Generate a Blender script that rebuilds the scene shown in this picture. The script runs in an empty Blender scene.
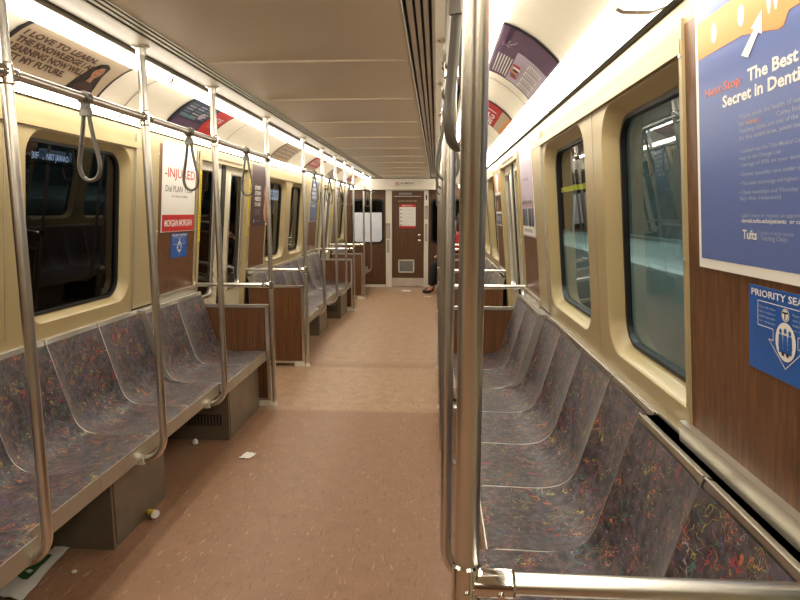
import bpy, bmesh, math, random
from mathutils import Vector, Matrix
random.seed(7)
SC = bpy.context.scene
COL = SC.collection
PI = math.pi

# ------------------------------------------------------------------ materials
def lin(c):
    return tuple(((v/255)/12.92 if v/255 <= .04045 else ((v/255+.055)/1.055)**2.4) for v in c)+(1,)
def newmat(name):
    m = bpy.data.materials.new(name); m.use_nodes = True
    nt = m.node_tree
    b = nt.nodes['Principled BSDF']
    return m, nt, b
def N(nt, t, **kw):
    n = nt.nodes.new(t)
    for k, v in kw.items(): setattr(n, k, v)
    return n
def L(nt, a, b): nt.links.new(a, b)
def mat(name, c, rough=.5, metal=0, spec=.5, var=.06, scale=6, bump=0, coat=0):
    m, nt, b = newmat(name)
    b.inputs['Roughness'].default_value = rough
    b.inputs['Metallic'].default_value = metal
    b.inputs['Specular IOR Level'].default_value = spec
    b.inputs['Coat Weight'].default_value = coat
    b.inputs['Coat Roughness'].default_value = .15
    g = N(nt, 'ShaderNodeNewGeometry')
    n = N(nt, 'ShaderNodeTexNoise'); n.inputs['Scale'].default_value = scale; n.inputs['Detail'].default_value = 5
    L(nt, g.outputs['Position'], n.inputs['Vector'])
    r = N(nt, 'ShaderNodeValToRGB'); lc = lin(c)
    r.color_ramp.elements[0].position = .3; r.color_ramp.elements[1].position = .7
    r.color_ramp.elements[0].color = tuple(max(0, v*(1-var)) for v in lc[:3])+(1,)
    r.color_ramp.elements[1].color = tuple(min(1, v*(1+var)) for v in lc[:3])+(1,)
    L(nt, n.outputs['Fac'], r.inputs['Fac']); L(nt, r.outputs['Color'], b.inputs['Base Color'])
    if bump:
        n2 = N(nt, 'ShaderNodeTexNoise'); n2.inputs['Scale'].default_value = 260; L(nt, g.outputs['Position'], n2.inputs['Vector'])
        bp = N(nt, 'ShaderNodeBump'); bp.inputs['Strength'].default_value = bump; bp.inputs['Distance'].default_value = .002
        L(nt, n2.outputs['Fac'], bp.inputs['Height']); L(nt, bp.outputs['Normal'], b.inputs['Normal'])
    return m
def emis(name, c, s):
    m, nt, b = newmat(name)
    b.inputs['Base Color'].default_value = lin(c)
    b.inputs['Emission Color'].default_value = lin(c); b.inputs['Emission Strength'].default_value = s
    return m
def wood(name, dark, light, rough=.38):
    m, nt, b = newmat(name)
    g = N(nt, 'ShaderNodeNewGeometry')
    mp = N(nt, 'ShaderNodeMapping'); mp.inputs['Scale'].default_value = (60, 60, 1.6)
    L(nt, g.outputs['Position'], mp.inputs['Vector'])
    n = N(nt, 'ShaderNodeTexNoise'); n.inputs['Scale'].default_value = 1.6; n.inputs['Detail'].default_value = 6; n.inputs['Roughness'].default_value = .7
    L(nt, mp.outputs[0], n.inputs['Vector'])
    r = N(nt, 'ShaderNodeValToRGB'); r.color_ramp.elements[0].position = .34; r.color_ramp.elements[1].position = .66
    r.color_ramp.elements[0].color = lin(dark); r.color_ramp.elements[1].color = lin(light)
    L(nt, n.outputs['Fac'], r.inputs['Fac']); L(nt, r.outputs['Color'], b.inputs['Base Color'])
    b.inputs['Roughness'].default_value = rough
    return m
def fabric():
    m, nt, b = newmat('seat fabric')
    g = N(nt, 'ShaderNodeNewGeometry')
    base = N(nt, 'ShaderNodeTexNoise'); base.inputs['Scale'].default_value = 34; base.inputs['Detail'].default_value = 6
    L(nt, g.outputs['Position'], base.inputs['Vector'])
    r = N(nt, 'ShaderNodeValToRGB')
    r.color_ramp.elements[0].position = .36; r.color_ramp.elements[0].color = lin((36, 31, 36))
    r.color_ramp.elements[1].position = .66; r.color_ramp.elements[1].color = lin((84, 71, 74))
    L(nt, base.outputs['Fac'], r.inputs['Fac'])
    cur = r.outputs['Color']
    cols = [((168, 38, 48), 17, .009), ((176, 158, 66), 20, .010), ((196, 108, 48), 19, .009), ((58, 116, 104), 18, .011), ((70, 72, 120), 16, .013), ((170, 154, 160), 24, .006)]
    for i, (c, s, w) in enumerate(cols):
        mp = N(nt, 'ShaderNodeMapping'); mp.inputs['Location'].default_value = (i*3.7, i*1.9, i*5.3)
        L(nt, g.outputs['Position'], mp.inputs['Vector'])
        n = N(nt, 'ShaderNodeTexNoise'); n.inputs['Scale'].default_value = s; n.inputs['Detail'].default_value = 1; n.inputs['Distortion'].default_value = 1.1
        L(nt, mp.outputs[0], n.inputs['Vector'])
        a = N(nt, 'ShaderNodeMath', operation='SUBTRACT'); a.inputs[1].default_value = .5; L(nt, n.outputs['Fac'], a.inputs[0])
        ab = N(nt, 'ShaderNodeMath', operation='ABSOLUTE'); L(nt, a.outputs[0], ab.inputs[0])
        lt = N(nt, 'ShaderNodeMath', operation='LESS_THAN'); lt.inputs[1].default_value = w; L(nt, ab.outputs[0], lt.inputs[0])
        n2 = N(nt, 'ShaderNodeTexNoise'); n2.inputs['Scale'].default_value = s*.62; L(nt, mp.outputs[0], n2.inputs['Vector'])
        gt = N(nt, 'ShaderNodeMath', operation='GREATER_THAN'); gt.inputs[1].default_value = .545; L(nt, n2.outputs['Fac'], gt.inputs[0])
        mu = N(nt, 'ShaderNodeMath', operation='MULTIPLY'); L(nt, lt.outputs[0], mu.inputs[0]); L(nt, gt.outputs[0], mu.inputs[1])
        mu2 = N(nt, 'ShaderNodeMath', operation='MULTIPLY'); L(nt, mu.outputs[0], mu2.inputs[0]); mu2.inputs[1].default_value = .7
        mx = N(nt, 'ShaderNodeMix', data_type='RGBA'); L(nt, mu2.outputs[0], mx.inputs[0]); L(nt, cur, mx.inputs[6]); mx.inputs[7].default_value = lin(c)
        cur = mx.outputs[2]
    L(nt, cur, b.inputs['Base Color'])
    b.inputs['Roughness'].default_value = .52
    b.inputs['Sheen Weight'].default_value = .18
    b.inputs['Sheen Roughness'].default_value = .4
    n3 = N(nt, 'ShaderNodeTexNoise'); n3.inputs['Scale'].default_value = 420; L(nt, g.outputs['Position'], n3.inputs['Vector'])
    bp = N(nt, 'ShaderNodeBump'); bp.inputs['Strength'].default_value = .35; bp.inputs['Distance'].default_value = .002
    L(nt, n3.outputs['Fac'], bp.inputs['Height']); L(nt, bp.outputs['Normal'], b.inputs['Normal'])
    return m
def floor_mat():
    m, nt, b = newmat('speckled linoleum')
    g = N(nt, 'ShaderNodeNewGeometry')
    sep = N(nt, 'ShaderNodeSeparateXYZ'); L(nt, g.outputs['Position'], sep.inputs[0])
    # worn, greyer sheet in the middle doorway; same paler tone on to the far end
    def band(a, c, soft=.05):
        m1 = N(nt, 'ShaderNodeMapRange'); m1.inputs['From Min'].default_value = a; m1.inputs['From Max'].default_value = a+soft
        L(nt, sep.outputs['Y'], m1.inputs['Value'])
        m2 = N(nt, 'ShaderNodeMapRange'); m2.inputs['From Min'].default_value = c; m2.inputs['From Max'].default_value = c+soft
        m2.inputs['To Min'].default_value = 1; m2.inputs['To Max'].default_value = 0
        L(nt, sep.outputs['Y'], m2.inputs['Value'])
        mm = N(nt, 'ShaderNodeMath', operation='MULTIPLY'); L(nt, m1.outputs[0], mm.inputs[0]); L(nt, m2.outputs[0], mm.inputs[1])
        return mm.outputs[0]
    n1 = N(nt, 'ShaderNodeTexNoise'); n1.inputs['Scale'].default_value = 9; n1.inputs['Detail'].default_value = 9; n1.inputs['Roughness'].default_value = .78
    L(nt, g.outputs['Position'], n1.inputs['Vector'])
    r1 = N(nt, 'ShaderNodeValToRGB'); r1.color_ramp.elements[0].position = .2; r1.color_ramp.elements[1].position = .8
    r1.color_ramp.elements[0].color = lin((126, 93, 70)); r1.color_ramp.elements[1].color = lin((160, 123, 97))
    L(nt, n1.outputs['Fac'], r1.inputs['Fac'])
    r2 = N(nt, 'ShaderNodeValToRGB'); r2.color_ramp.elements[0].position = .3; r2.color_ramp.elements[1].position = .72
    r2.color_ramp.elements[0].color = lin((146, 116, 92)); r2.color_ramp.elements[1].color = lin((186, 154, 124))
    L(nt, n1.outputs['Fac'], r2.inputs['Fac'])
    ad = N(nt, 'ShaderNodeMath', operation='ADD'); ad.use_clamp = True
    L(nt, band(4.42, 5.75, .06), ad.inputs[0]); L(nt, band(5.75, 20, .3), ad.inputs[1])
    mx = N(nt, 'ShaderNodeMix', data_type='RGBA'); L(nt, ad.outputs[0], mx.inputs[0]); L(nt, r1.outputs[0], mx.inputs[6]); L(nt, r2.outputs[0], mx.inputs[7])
    cur = mx.outputs[2]
    # streaky flecks, drawn out along the car
    for i, (c, sx, sy, th, f) in enumerate([((196, 166, 140), 60, 16, .66, .45), ((110, 70, 52), 70, 14, .62, .4), ((190, 156, 128), 150, 50, .68, .4)]):
        mp = N(nt, 'ShaderNodeMapping'); mp.inputs['Scale'].default_value = (sx, sy, 1); mp.inputs['Location'].default_value = (i*7, i*3, 0)
        L(nt, g.outputs['Position'], mp.inputs['Vector'])
        n = N(nt, 'ShaderNodeTexNoise'); n.inputs['Scale'].default_value = 1; n.inputs['Detail'].default_value = 2; n.inputs['Distortion'].default_value = .6
        L(nt, mp.outputs[0], n.inputs['Vector'])
        mr = N(nt, 'ShaderNodeMapRange'); mr.inputs['From Min'].default_value = th; mr.inputs['From Max'].default_value = th+.03; mr.inputs['To Max'].default_value = f
        L(nt, n.outputs['Fac'], mr.inputs['Value'])
        mx = N(nt, 'ShaderNodeMix', data_type='RGBA'); L(nt, mr.outputs[0], mx.inputs[0]); L(nt, cur, mx.inputs[6]); mx.inputs[7].default_value = lin(c)
        cur = mx.outputs[2]
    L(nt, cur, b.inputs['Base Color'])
    rr = N(nt, 'ShaderNodeMapRange'); rr.inputs['To Min'].default_value = .34; rr.inputs['To Max'].default_value = .6
    L(nt, n1.outputs['Fac'], rr.inputs['Value']); L(nt, rr.outputs[0], b.inputs['Roughness'])
    return m
def glass(name, tint, rough=.0, ior=1.5):
    m = bpy.data.materials.new(name); m.use_nodes = True; nt = m.node_tree; nt.nodes.clear()
    o = N(nt, 'ShaderNodeOutputMaterial'); mx = N(nt, 'ShaderNodeMixShader')
    t = N(nt, 'ShaderNodeBsdfTransparent'); t.inputs[0].default_value = lin(tint)
    gl = N(nt, 'ShaderNodeBsdfGlossy'); gl.inputs['Roughness'].default_value = rough; gl.inputs[0].default_value = (.95, .97, 1, 1)
    fr = N(nt, 'ShaderNodeFresnel'); fr.inputs[0].default_value = ior
    L(nt, fr.outputs[0], mx.inputs[0]); L(nt, t.outputs[0], mx.inputs[1]); L(nt, gl.outputs[0], mx.inputs[2]); L(nt, mx.outputs[0], o.inputs[0])
    return m
M = dict(
    floor=floor_mat(), fabric=fabric(),
    wood=wood('wood laminate', (72, 43, 24), (122, 81, 48)),
    wood_end=wood('wood laminate darker', (66, 41, 26), (112, 75, 47)),
    cream=mat('cream moulded plastic', (170, 153, 113), .32, var=.04, scale=3),
    cream2=mat('cream enamel panel', (170, 155, 117), .38, var=.05, scale=4),
    door=mat('pale door enamel', (206, 198, 172), .35, var=.04),
    ceil=mat('ceiling laminate', (214, 202, 178), .3, var=.05, scale=1.2),
    seam=mat('ceiling seam strip', (232, 222, 200), .4, var=.05),
    ledge=mat('white ceiling ledge', (226, 218, 200), .35, var=.03),
    vault=mat('white cove panel', (246, 240, 222), .35, var=.03),
    white=mat('white enamel', (228, 222, 208), .4, var=.03),
    steel=mat('brushed stainless', (226, 223, 216), .3, 1, var=.06, scale=14),
    steel2=mat('polished stainless tube', (212, 209, 202), .28, 1, var=.05, scale=10),
    chrome=mat('chrome', (220, 218, 212), .12, 1, var=.02),
    bronze=mat('bronze anodised rail', (186, 180, 166), .42, .75, var=.08),
    pedestal=mat('scuffed grey metal box', (134, 124, 108), .42, .6, var=.12, scale=9),
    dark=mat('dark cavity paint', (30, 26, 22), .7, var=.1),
    rubber=mat('black rubber', (18, 18, 18), .5, var=.1),
    strap=mat('grey strap', (110, 106, 98), .4, .3, var=.1),
    grey=mat('grey label', (140, 138, 132), .5),
    yellow=mat('yellow print', (222, 196, 40), .45),
    blue=mat('deep sign blue', (28, 92, 176), .35, var=.04), poster_blue=mat('poster blue', (92, 112, 172), .3, var=.03, scale=2),
    orange=mat('poster orange', (236, 146, 74), .35, var=.02), orange2=mat('dull orange ink', (226, 124, 82), .4),
    pwhite=mat('print white', (238, 236, 230), .4, var=.02), ink=mat('print black', (34, 30, 32), .45, var=.02),
    pgrey=mat('print grey', (176, 182, 200), .4, var=.02), red=mat('print red', (196, 40, 44), .4, var=.03),
    tan=mat('tan print', (196, 176, 148), .4, var=.04), brown=mat('brown print', (84, 58, 44), .45),
    navy=mat('navy print', (44, 52, 84), .4), teal=mat('teal print', (96, 140, 150), .4), purple=mat('purple print', (92, 66, 96), .4),
    lilac=mat('lilac print', (190, 178, 196), .4), skin_print=mat('skin tone print', (190, 134, 100), .45), maroon=mat('maroon print', (66, 42, 42), .4),
    pblue=mat('slate blue print', (84, 100, 132), .4),
    glass_l=glass('tinted glass', (140, 140, 140), 0, 1.36), glass_r=glass('clear glass', (214, 226, 226)),
    plex=mat('cloudy white plexiglass', (226, 232, 244), .35),
    lens=emis('fluorescent lens', (255, 246, 230), 18.0), lens2=emis('fluorescent lens lower', (255, 245, 226), 17.0),
    led=emis('lit sign', (205, 228, 255), 1.6), ledtext=emis('led letters', (190, 215, 255), 2.2),
    tunnel=mat('dark tunnel concrete', (44, 46, 48), .8, var=.3, scale=1.5),
    tealwall=mat('pale green grey wall', (160, 174, 168), .45, var=.08, scale=1.2),
    tealdark=mat('grey green curtain wall', (84, 100, 100), .6, var=.35, scale=3),
    skin=mat('skin', (196, 150, 122), .5), hair=mat('dark hair', (26, 20, 18), .5), redcloth=mat('red cloth', (170, 26, 50), .8, bump=.3),
    darkcloth=mat('dark cloth', (30, 30, 38), .8, bump=.3), paper=mat('paper', (224, 222, 214), .6, var=.05), green=mat('green print', (52, 96, 54), .5),
)

# ------------------------------------------------------------------ mesh builder
class MB:
    def __init__(s): s.v = []; s.f = []; s.m = []; s.sm = []
    def add(s, vs, fs, mi=0, smooth=False):
        o = len(s.v); s.v += [tuple(v) for v in vs]
        for f in fs: s.f.append([i+o for i in f]); s.m.append(mi); s.sm.append(smooth)
        return s
    def hexa(s, p, mi=0):   # 8 points: bottom 4, top 4
        return s.add(p, [(0,3,2,1),(4,5,6,7),(0,1,5,4),(1,2,6,5),(2,3,7,6),(3,0,4,7)], mi)
    def box(s, x0, x1, y0, y1, z0, z1, mi=0):
        return s.hexa([(x0,y0,z0),(x1,y0,z0),(x1,y1,z0),(x0,y1,z0),(x0,y0,z1),(x1,y0,z1),(x1,y1,z1),(x0,y1,z1)], mi)
    def grid(s, fn, nu, nv, mi=0, smooth=True):
        vs = [fn(i/nu, j/nv) for i in range(nu+1) for j in range(nv+1)]
        fs = [(i*(nv+1)+j, (i+1)*(nv+1)+j, (i+1)*(nv+1)+j+1, i*(nv+1)+j+1) for i in range(nu) for j in range(nv)]
        return s.add(vs, fs, mi, smooth)
    def loops(s, lps, mi=0, smooth=True, close=True, caps=(False, False)):
        n = len(lps[0]); vs = [p for l in lps for p in l]; fs = []
        for k in range(len(lps)-1):
            for i in range(n if close else n-1):
                j = (i+1) % n; fs.append((k*n+i, k*n+j, (k+1)*n+j, (k+1)*n+i))
        s.add(vs, fs, mi, smooth)
        if caps[0]: s.add(lps[0], [tuple(range(n))[::-1]], mi)
        if caps[1]: s.add(lps[-1], [tuple(range(n))], mi)
        return s
    def tube(s, pts, r, n=16, mi=0, closed=False, cap=True, flat=1.0):
        pts = [Vector(p) for p in pts]; k = len(pts); L_ = []
        up = None
        for i, p in enumerate(pts):
            a = pts[(i-1) % k] if (closed or i > 0) else p
            b = pts[(i+1) % k] if (closed or i < k-1) else p
            t = (b-a).normalized()
            if up is None:
                up = Vector((0,0,1)) if abs(t.z) < .9 else Vector((0,1,0))
            x = t.cross(up).normalized(); y = x.cross(t).normalized(); up = y
            rr = r[i] if isinstance(r, (list, tuple)) else r
            L_.append([p+x*math.cos(2*PI*q/n)*rr+y*math.sin(2*PI*q/n)*rr*flat for q in range(n)])
        if closed: L_.append(L_[0])
        return s.loops(L_, mi, True, True, (cap and not closed, cap and not closed))
    def lathe(s, prof, c, n=24, mi=0, axis='z'):   # prof: (r, h)
        L_ = []
        for r, h in prof:
            lp = []
            for q in range(n):
                a = 2*PI*q/n; u, w = r*math.cos(a), r*math.sin(a)
                lp.append((c[0]+u, c[1]+w, c[2]+h) if axis == 'z' else ((c[0]+u, c[1]+h, c[2]+w) if axis == 'y' else (c[0]+h, c[1]+u, c[2]+w)))
            L_.append(lp)
        return s.loops(L_, mi, True, True, (True, True))
    def build(s, name, mats, parent=None, origin=None, recalc=True):
        if not isinstance(mats, (list, tuple)): mats = [mats]
        org = Vector(origin) if origin is not None else (Vector(parent['_o']) if parent is not None and '_o' in parent else Vector((0,0,0)))
        me = bpy.data.meshes.new(name)
        me.from_pydata([tuple(Vector(v)-org) for v in s.v], [], s.f)
        for m_ in mats: me.materials.append(M[m_] if isinstance(m_, str) else m_)
        me.polygons.foreach_set('material_index', s.m); me.polygons.foreach_set('use_smooth', s.sm)
        if recalc:
            bm = bmesh.new(); bm.from_mesh(me)
            bmesh.ops.remove_doubles(bm, verts=bm.verts, dist=1e-5)
            bmesh.ops.recalc_face_normals(bm, faces=bm.faces); bm.to_mesh(me); bm.free()
        try: me.set_sharp_from_angle(angle=math.radians(38))
        except Exception: pass
        o = bpy.data.objects.new(name, me); COL.objects.link(o)
        if parent is not None:
            o.parent = parent
            if parent.type == 'MESH' : pass
            if '_o' in parent: o['_o'] = tuple(parent['_o'])
        else:
            o.location = org; o['_o'] = tuple(org)
        return o
def tag(o, label=None, cat=None, group=None, kind=None):
    if label: o['label'] = label
    if cat: o['category'] = cat
    if group: o['group'] = group
    if kind: o['kind'] = kind
    return o
def empty(name, loc, label=None, cat=None, group=None, kind=None):
    o = bpy.data.objects.new(name, None); COL.objects.link(o); o.location = loc; o['_o'] = tuple(loc)
    o.empty_display_size = .05
    return tag(o, label, cat, group, kind)
def copy_tree(o, loc=None, rz=None, label=None, sy=None, parent=None):
    kids = list(o.children)
    c = o.copy(); COL.objects.link(c)
    if parent is not None: c.parent = parent
    if loc is not None: c.location = loc
    if rz is not None: c.rotation_euler = (0, 0, rz)
    if sy is not None: c.scale = (1, sy, 1)
    if label: c['label'] = label
    for k in kids: copy_tree(k, parent=c)
    return c

# ------------------------------------------------------------------ the car's profile (x outboard, z up)
def wx(z): return 1.285-.0882*(z-.97)
def slab(b, s, y0, y1, z0, z1, o0, o1, mi=0):  # box lying along the leaning wall; o = offset outboard
    p = [(s*(wx(z)+o), y, z) for z in (z0, z1) for (o, y) in ((o0, y0), (o1, y0), (o1, y1), (o0, y1))]
    return b.hexa(p, mi)
VAULT = [(1.042,2.058),(1.015,2.088),(.985,2.115),(.95,2.143),(.92,2.162),(.89,2.180),(.86,2.193),(.83,2.203),(.80,2.212)]
def vault_pt(t):   # 0 at the bottom, 1 at the top, by arc length
    seg = [math.dist(VAULT[i], VAULT[i+1]) for i in range(len(VAULT)-1)]; T = sum(seg)*t
    for i, l in enumerate(seg):
        if T <= l or i == len(seg)-1:
            k = min(1, T/l); a, b = VAULT[i], VAULT[i+1]
            return (a[0]+(b[0]-a[0])*k, a[1]+(b[1]-a[1])*k)
        T -= l
VLEN = sum(math.dist(VAULT[i], VAULT[i+1]) for i in range(len(VAULT)-1))
Y0, Y1 = -2.6, 12.35
HP = [(.0,2.215),(.40,2.213),(.475,2.205)]   # centre ceiling
BENCH = [(.9, 4.52), (5.84, 9.24), (10.68, 12.05)]
DOORS = [(-.4, .85), (4.56, 5.80), (9.28, 10.62)]
WSY = [.842, 4.55, 5.80, 9.27, 10.6]

# floor
fl = MB().box(-1.32, 1.32, Y0, Y1+.1, -.06, 0).build('floor', 'floor', origin=(0, 5, 0)); tag(fl, kind='structure')

# ceiling
ce = empty('ceiling', (0, 5, 2.2), kind='structure')
b = MB()
for s in (-1, 1):
    b.loops([[(s*x, y, z) for x, z in HP] for y in (Y0, Y1)], 0, True, False)
b.build('centre_panel', 'ceil', ce)
b = MB()
for k in range(-4, 11):
    y = 2.86+.935*k if k < 3 else 2.86+.935*k
    if y > 12.2: break
    b.box(-.472, .472, y-.008, y+.008, 2.2065, 2.218)
    for i in range(5): b.lathe([(.005,0),(.004,-.003),(.001,-.004)], (-.4+.2*i, y, 2.2065), 8)
b.build('panel_seam', 'seam', ce)
for s in (-1, 1):
    t = MB()
    t.box(s*.475, s*.59, Y0, Y1, 2.245, 2.255)
    t.build('slot_recess', 'dark', ce)
    t = MB()
    for x0, x1, z0 in ((.470,.4785,2.203),(.492,.512,2.222),(.522,.538,2.222),(.549,.566,2.222),(.578,.59,2.220)):
        t.box(s*x0, s*x1, Y0, Y1, z0, 2.245)
    t.build('slot_rail', 'bronze', ce)
    t = MB(); t.box(s*.587, s*.716, Y0, Y1, 2.229, 2.245); t.build('ledge', 'ledge', ce)
    t = MB(); t.box(s*.716, s*.736, Y0, Y1, 2.238, 2.245); t.build('shadow_gap', 'dark', ce)
    t = MB(); t.box(s*.734, s*.757, Y0, Y1, 2.214, 2.245); t.build('lamp_rail', 'bronze', ce)
    t = MB(); t.loops([[(s*x, y, z) for x, z in VAULT] for y in (Y0, Y1)], 0, True, False); t.build('cove_panel', 'vault', ce)
    t = MB()
    for k in range(-2, 9):
        y = 1.62+1.525*k
        if y > 12.2: break
        t.grid(lambda a, c: (s*(vault_pt(c)[0]-.002), y-.006+.012*a, vault_pt(c)[1]-.003), 1, 12)
    t.build('cove_joint', 'bronze', ce)
    t = MB(); t.hexa([(s*1.163,Y0,2.026),(s*1.178,Y0,2.02),(s*1.178,Y1,2.02),(s*1.163,Y1,2.026),(s*1.163,Y0,2.045),(s*1.19,Y0,2.045),(s*1.19,Y1,2.045),(s*1.163,Y1,2.045)])
    t.build('dark_rail', 'rubber', ce)
# roof skin above everything so no light leaks
MB().box(-1.5, 1.5, Y0-.1, Y1+.3, 2.30, 2.34).build('roof', 'dark', ce)
for s in (-1, 1):
    MB().box(s*.75, s*1.3, Y0, Y1, 2.255, 2.265).build('roof', 'dark', ce)

# fluorescent lenses, each a lamp of its own
def lamp(s, k, y0, y1):
    side = 'left' if s < 0 else 'right'
    ordn = {2:'second',3:'third',4:'fourth',5:'fifth',6:'sixth',7:'seventh'}.get(k, str(k))
    if k == 1: pos = 'nearest the camera'
    elif k == 8: pos = 'last before the end wall'
    elif k <= 0: pos = 'behind the camera, number %d back' % (1-k)
    else: pos = ordn+' from the camera'
    for up in (True, False):
        r = empty('ceiling_light', (s*(.785 if up else 1.10), (y0+y1)/2, 2.2 if up else 2.04),
                  '%s fluorescent strip of the %s cove, %s' % ('upper' if up else 'lower', side, pos), 'light', 'fluorescent strips in the coves')
        P = [(.757,2.213),(.764,2.194),(.778,2.182),(.802,2.178),(.814,2.185),(.816,2.208)] if up else [(1.163,2.028),(1.13,2.016),(1.062,2.018),(1.046,2.026),(1.043,2.060)]  # upright lips added to the lens profiles to throw light on the cove
        t = MB(); t.loops([[(s*x, y, z) for x, z in P] for y in (y0+.012, y1-.012)], 0, True, False)
        t.build('lens', 'lens' if up else 'lens2', r)
        for ya, yb in ((y0, y0+.012), (y1-.012, y1)):
            t = MB(); t.loops([[(s*x, y, z-.002) for x, z in P] for y in (ya, yb)], 0, False, False)
            t.build('end_cap', 'bronze' if up else 'white', r)
k = 1
for i in range(-2, 9):
    y0 = 1.62+1.525*(i-1)+ .0; y1 = y0+1.525
    if y0 < Y0-.2: y0 = Y0
    if y1 > Y1: y1 = Y1-.02
    if y1-y0 < .3: continue
    for s in (-1, 1): lamp(s, i, y0, y1)

# ------------------------------------------------------------------ walls
def rr(y0, y1, z0, z1, r, n=7):
    pts = []
    for cy, cz, a0 in ((y1-r, z1-r, 0), (y0+r, z1-r, 90), (y0+r, z0+r, 180), (y1-r, z0+r, 270)):
        for i in range(n+1):
            a = math.radians(a0+90*i/n); pts.append((cy+r*math.cos(a), cz+r*math.sin(a)))
    return pts
def lift(s, pts, off): return [(s*(wx(z)+off), y, z) for y, z in pts]
wn = [0]
def pane(t, s, g):
    # the pane faces the aisle
    n = Vector((0, 0, 0))
    for i in range(len(g)): n += Vector(g[i]).cross(Vector(g[(i+1) % len(g)]))
    idx = tuple(range(len(g)))
    t.add(g, [idx if n.x*s < 0 else idx[::-1]], 0)
def window(s, y0, y1, mn, mf):
    wn[0] += 1
    r = empty('window_%d' % wn[0], (s*1.28, (y0+y1)/2, .97), kind='structure')
    z0, z1 = .912, 1.935; a, c = y0+mn, y1-mf; b0, b1 = .995, 1.90
    t = MB()
    L0 = lift(s, rr(y0, y1, z0, z1, .002), 0)
    L1 = lift(s, rr(a, c, b0, b1, .13), 0)
    L1b = lift(s, rr(a+.008, c-.008, b0+.008, b1-.008, .125), .008)
    L2 = lift(s, rr(a+.022, c-.022, b0+.026, b1-.032, .11), .062)
    L3 = lift(s, rr(a+.028, c-.028, b0+.032, b1-.038, .105), .066)
    t.loops([L0, L1], 0, False); t.loops([L1, L1b, L2, L3], 0, True)
    t.build('frame', 'cream', r)
    t = MB()
    L4 = lift(s, rr(a+.026, c-.026, b0+.030, b1-.036, .105), .058)
    L5 = lift(s, rr(a+.040, c-.040, b0+.044, b1-.050, .09), .058)
    L6 = lift(s, rr(a+.040, c-.040, b0+.044, b1-.050, .09), .08)
    t.loops([L4, L5, L6], 0, False); t.build('gasket', 'rubber', r)
    t = MB(); pane(t, s, lift(s, rr(a+.035, c-.035, b0+.04, b1-.045, .09), .074))
    t.build('pane', 'glass_l' if s < 0 else 'glass_r', r, recalc=False)
    return r
for s, side in ((-1, 'left'), (1, 'right')):
    w = empty('wall_'+side, (s*1.29, 5, 0), kind='structure')
    def strip(pr, y0, y1, name, m_, par=w):
        t = MB(); t.loops([[(s*x, y, z) for x, z in pr] for y in (y0, y1)], 0, False, False); return t.build(name, m_, par)
    segs = [(DOORS[i][1], DOORS[i+1][0]) for i in range(2)]+[(DOORS[2][1], Y1)]
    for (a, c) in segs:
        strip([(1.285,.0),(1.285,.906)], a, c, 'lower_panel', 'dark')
    strip([(wx(1.93)-.001,1.93),(1.192,1.975),(1.182,2.03),(1.182,2.06)], Y0, Y1, 'header_panel', 'cream2')
    strip([(1.5,1.95),(1.5,2.3)], Y0, Y1, 'outer_skin', 'dark')
    strip([(1.19,2.045),(1.5,2.05)], Y0, Y1, 'outer_skin', 'dark')
    def W(y0, y1):
        b_ = MB(); slab(b_, s, y0, y1, .965, 1.975, -.004, .02)
        o = b_.build('wood_panel', 'wood', w)
        b_ = MB()
        for e in (y0, y1):
            slab(b_, s, e-.009, e+.009, .965, 1.985, -.012, .004)
        b_.build('panel_edge_strip', 'cream2', w)
        b_ = MB()
        for zz in (1.02, 1.4, 1.9):
            for e in (y0+.0, y1-.0):
                b_.lathe([(.005,-.001),(.004,.002)], (s*(wx(zz)-.014), e, zz), 8, axis='x')
        b_.build('screw', 'steel', w)
    def C(y0, y1):
        b_ = MB(); slab(b_, s, y0, y1, .93, 1.985, -.012, .02); b_.build('column_cover', 'cream2', w)
        b_ = MB(); slab(b_, s, y0-.004, y0+.004, .93, 1.985, -.0135, .0); b_.build('column_seam', 'bronze', w)
    # bench 1
    W(.885, 1.575)
    window(s, 1.36, 2.475, .035, .13); window(s, 2.475, 3.578, .135, .035)
    C(3.58, 3.865); W(3.87, 4.515)
    # bench 2
    W(5.85, 6.42); window(s, 6.42, 7.42, .035, .11); window(s, 7.42, 8.36, .11, .035); C(8.365, 8.61); W(8.615, 9.235)
    # bench 3
    W(10.66, 11.22); window(s, 11.22, 12.3, .04, .08)
    # dividers between the two windows and ridges
    for yy in (2.475, 7.42):
        b_ = MB(); slab(b_, s, yy-.0035, yy+.0035, .965, 1.93, -.002, .01); b_.build('window_divider_seam', 'bronze', w)
    for a, c in ((1.575, 3.865), (6.42, 8.61), (11.22, 12.33)):
        b_ = MB(); slab(b_, s, a, c, 1.905, 1.94, -.014, .004); b_.build('ridge_moulding', 'cream', w)
        b_ = MB(); slab(b_, s, a, c, .908, .918, -.010, .004); b_.build('sill_moulding', 'bronze', w)
    for a, c in BENCH:
        b_ = MB(); n_ = (c-a)/8
        for p, q, x_ in (((a, a+2*n_, 1.245), (a+2*n_, c-2*n_, 1.281), (c-2*n_, c, 1.245)) if c-a > 2 else ((a, c, 1.281),)): b_.box(s*x_, s*1.287, p, q, .900, .910); b_.build('back_shelf', 'grey', w)
    for a, c in ((.9, 1.6), (3.85, 4.52), (5.85, 6.42), (8.6, 9.24), (10.66, 11.22)):
        b_ = MB(); slab(b_, s, a, c, .892, .966, -.026, .004); b_.build('ledge_trim', 'bronze', w)

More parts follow.
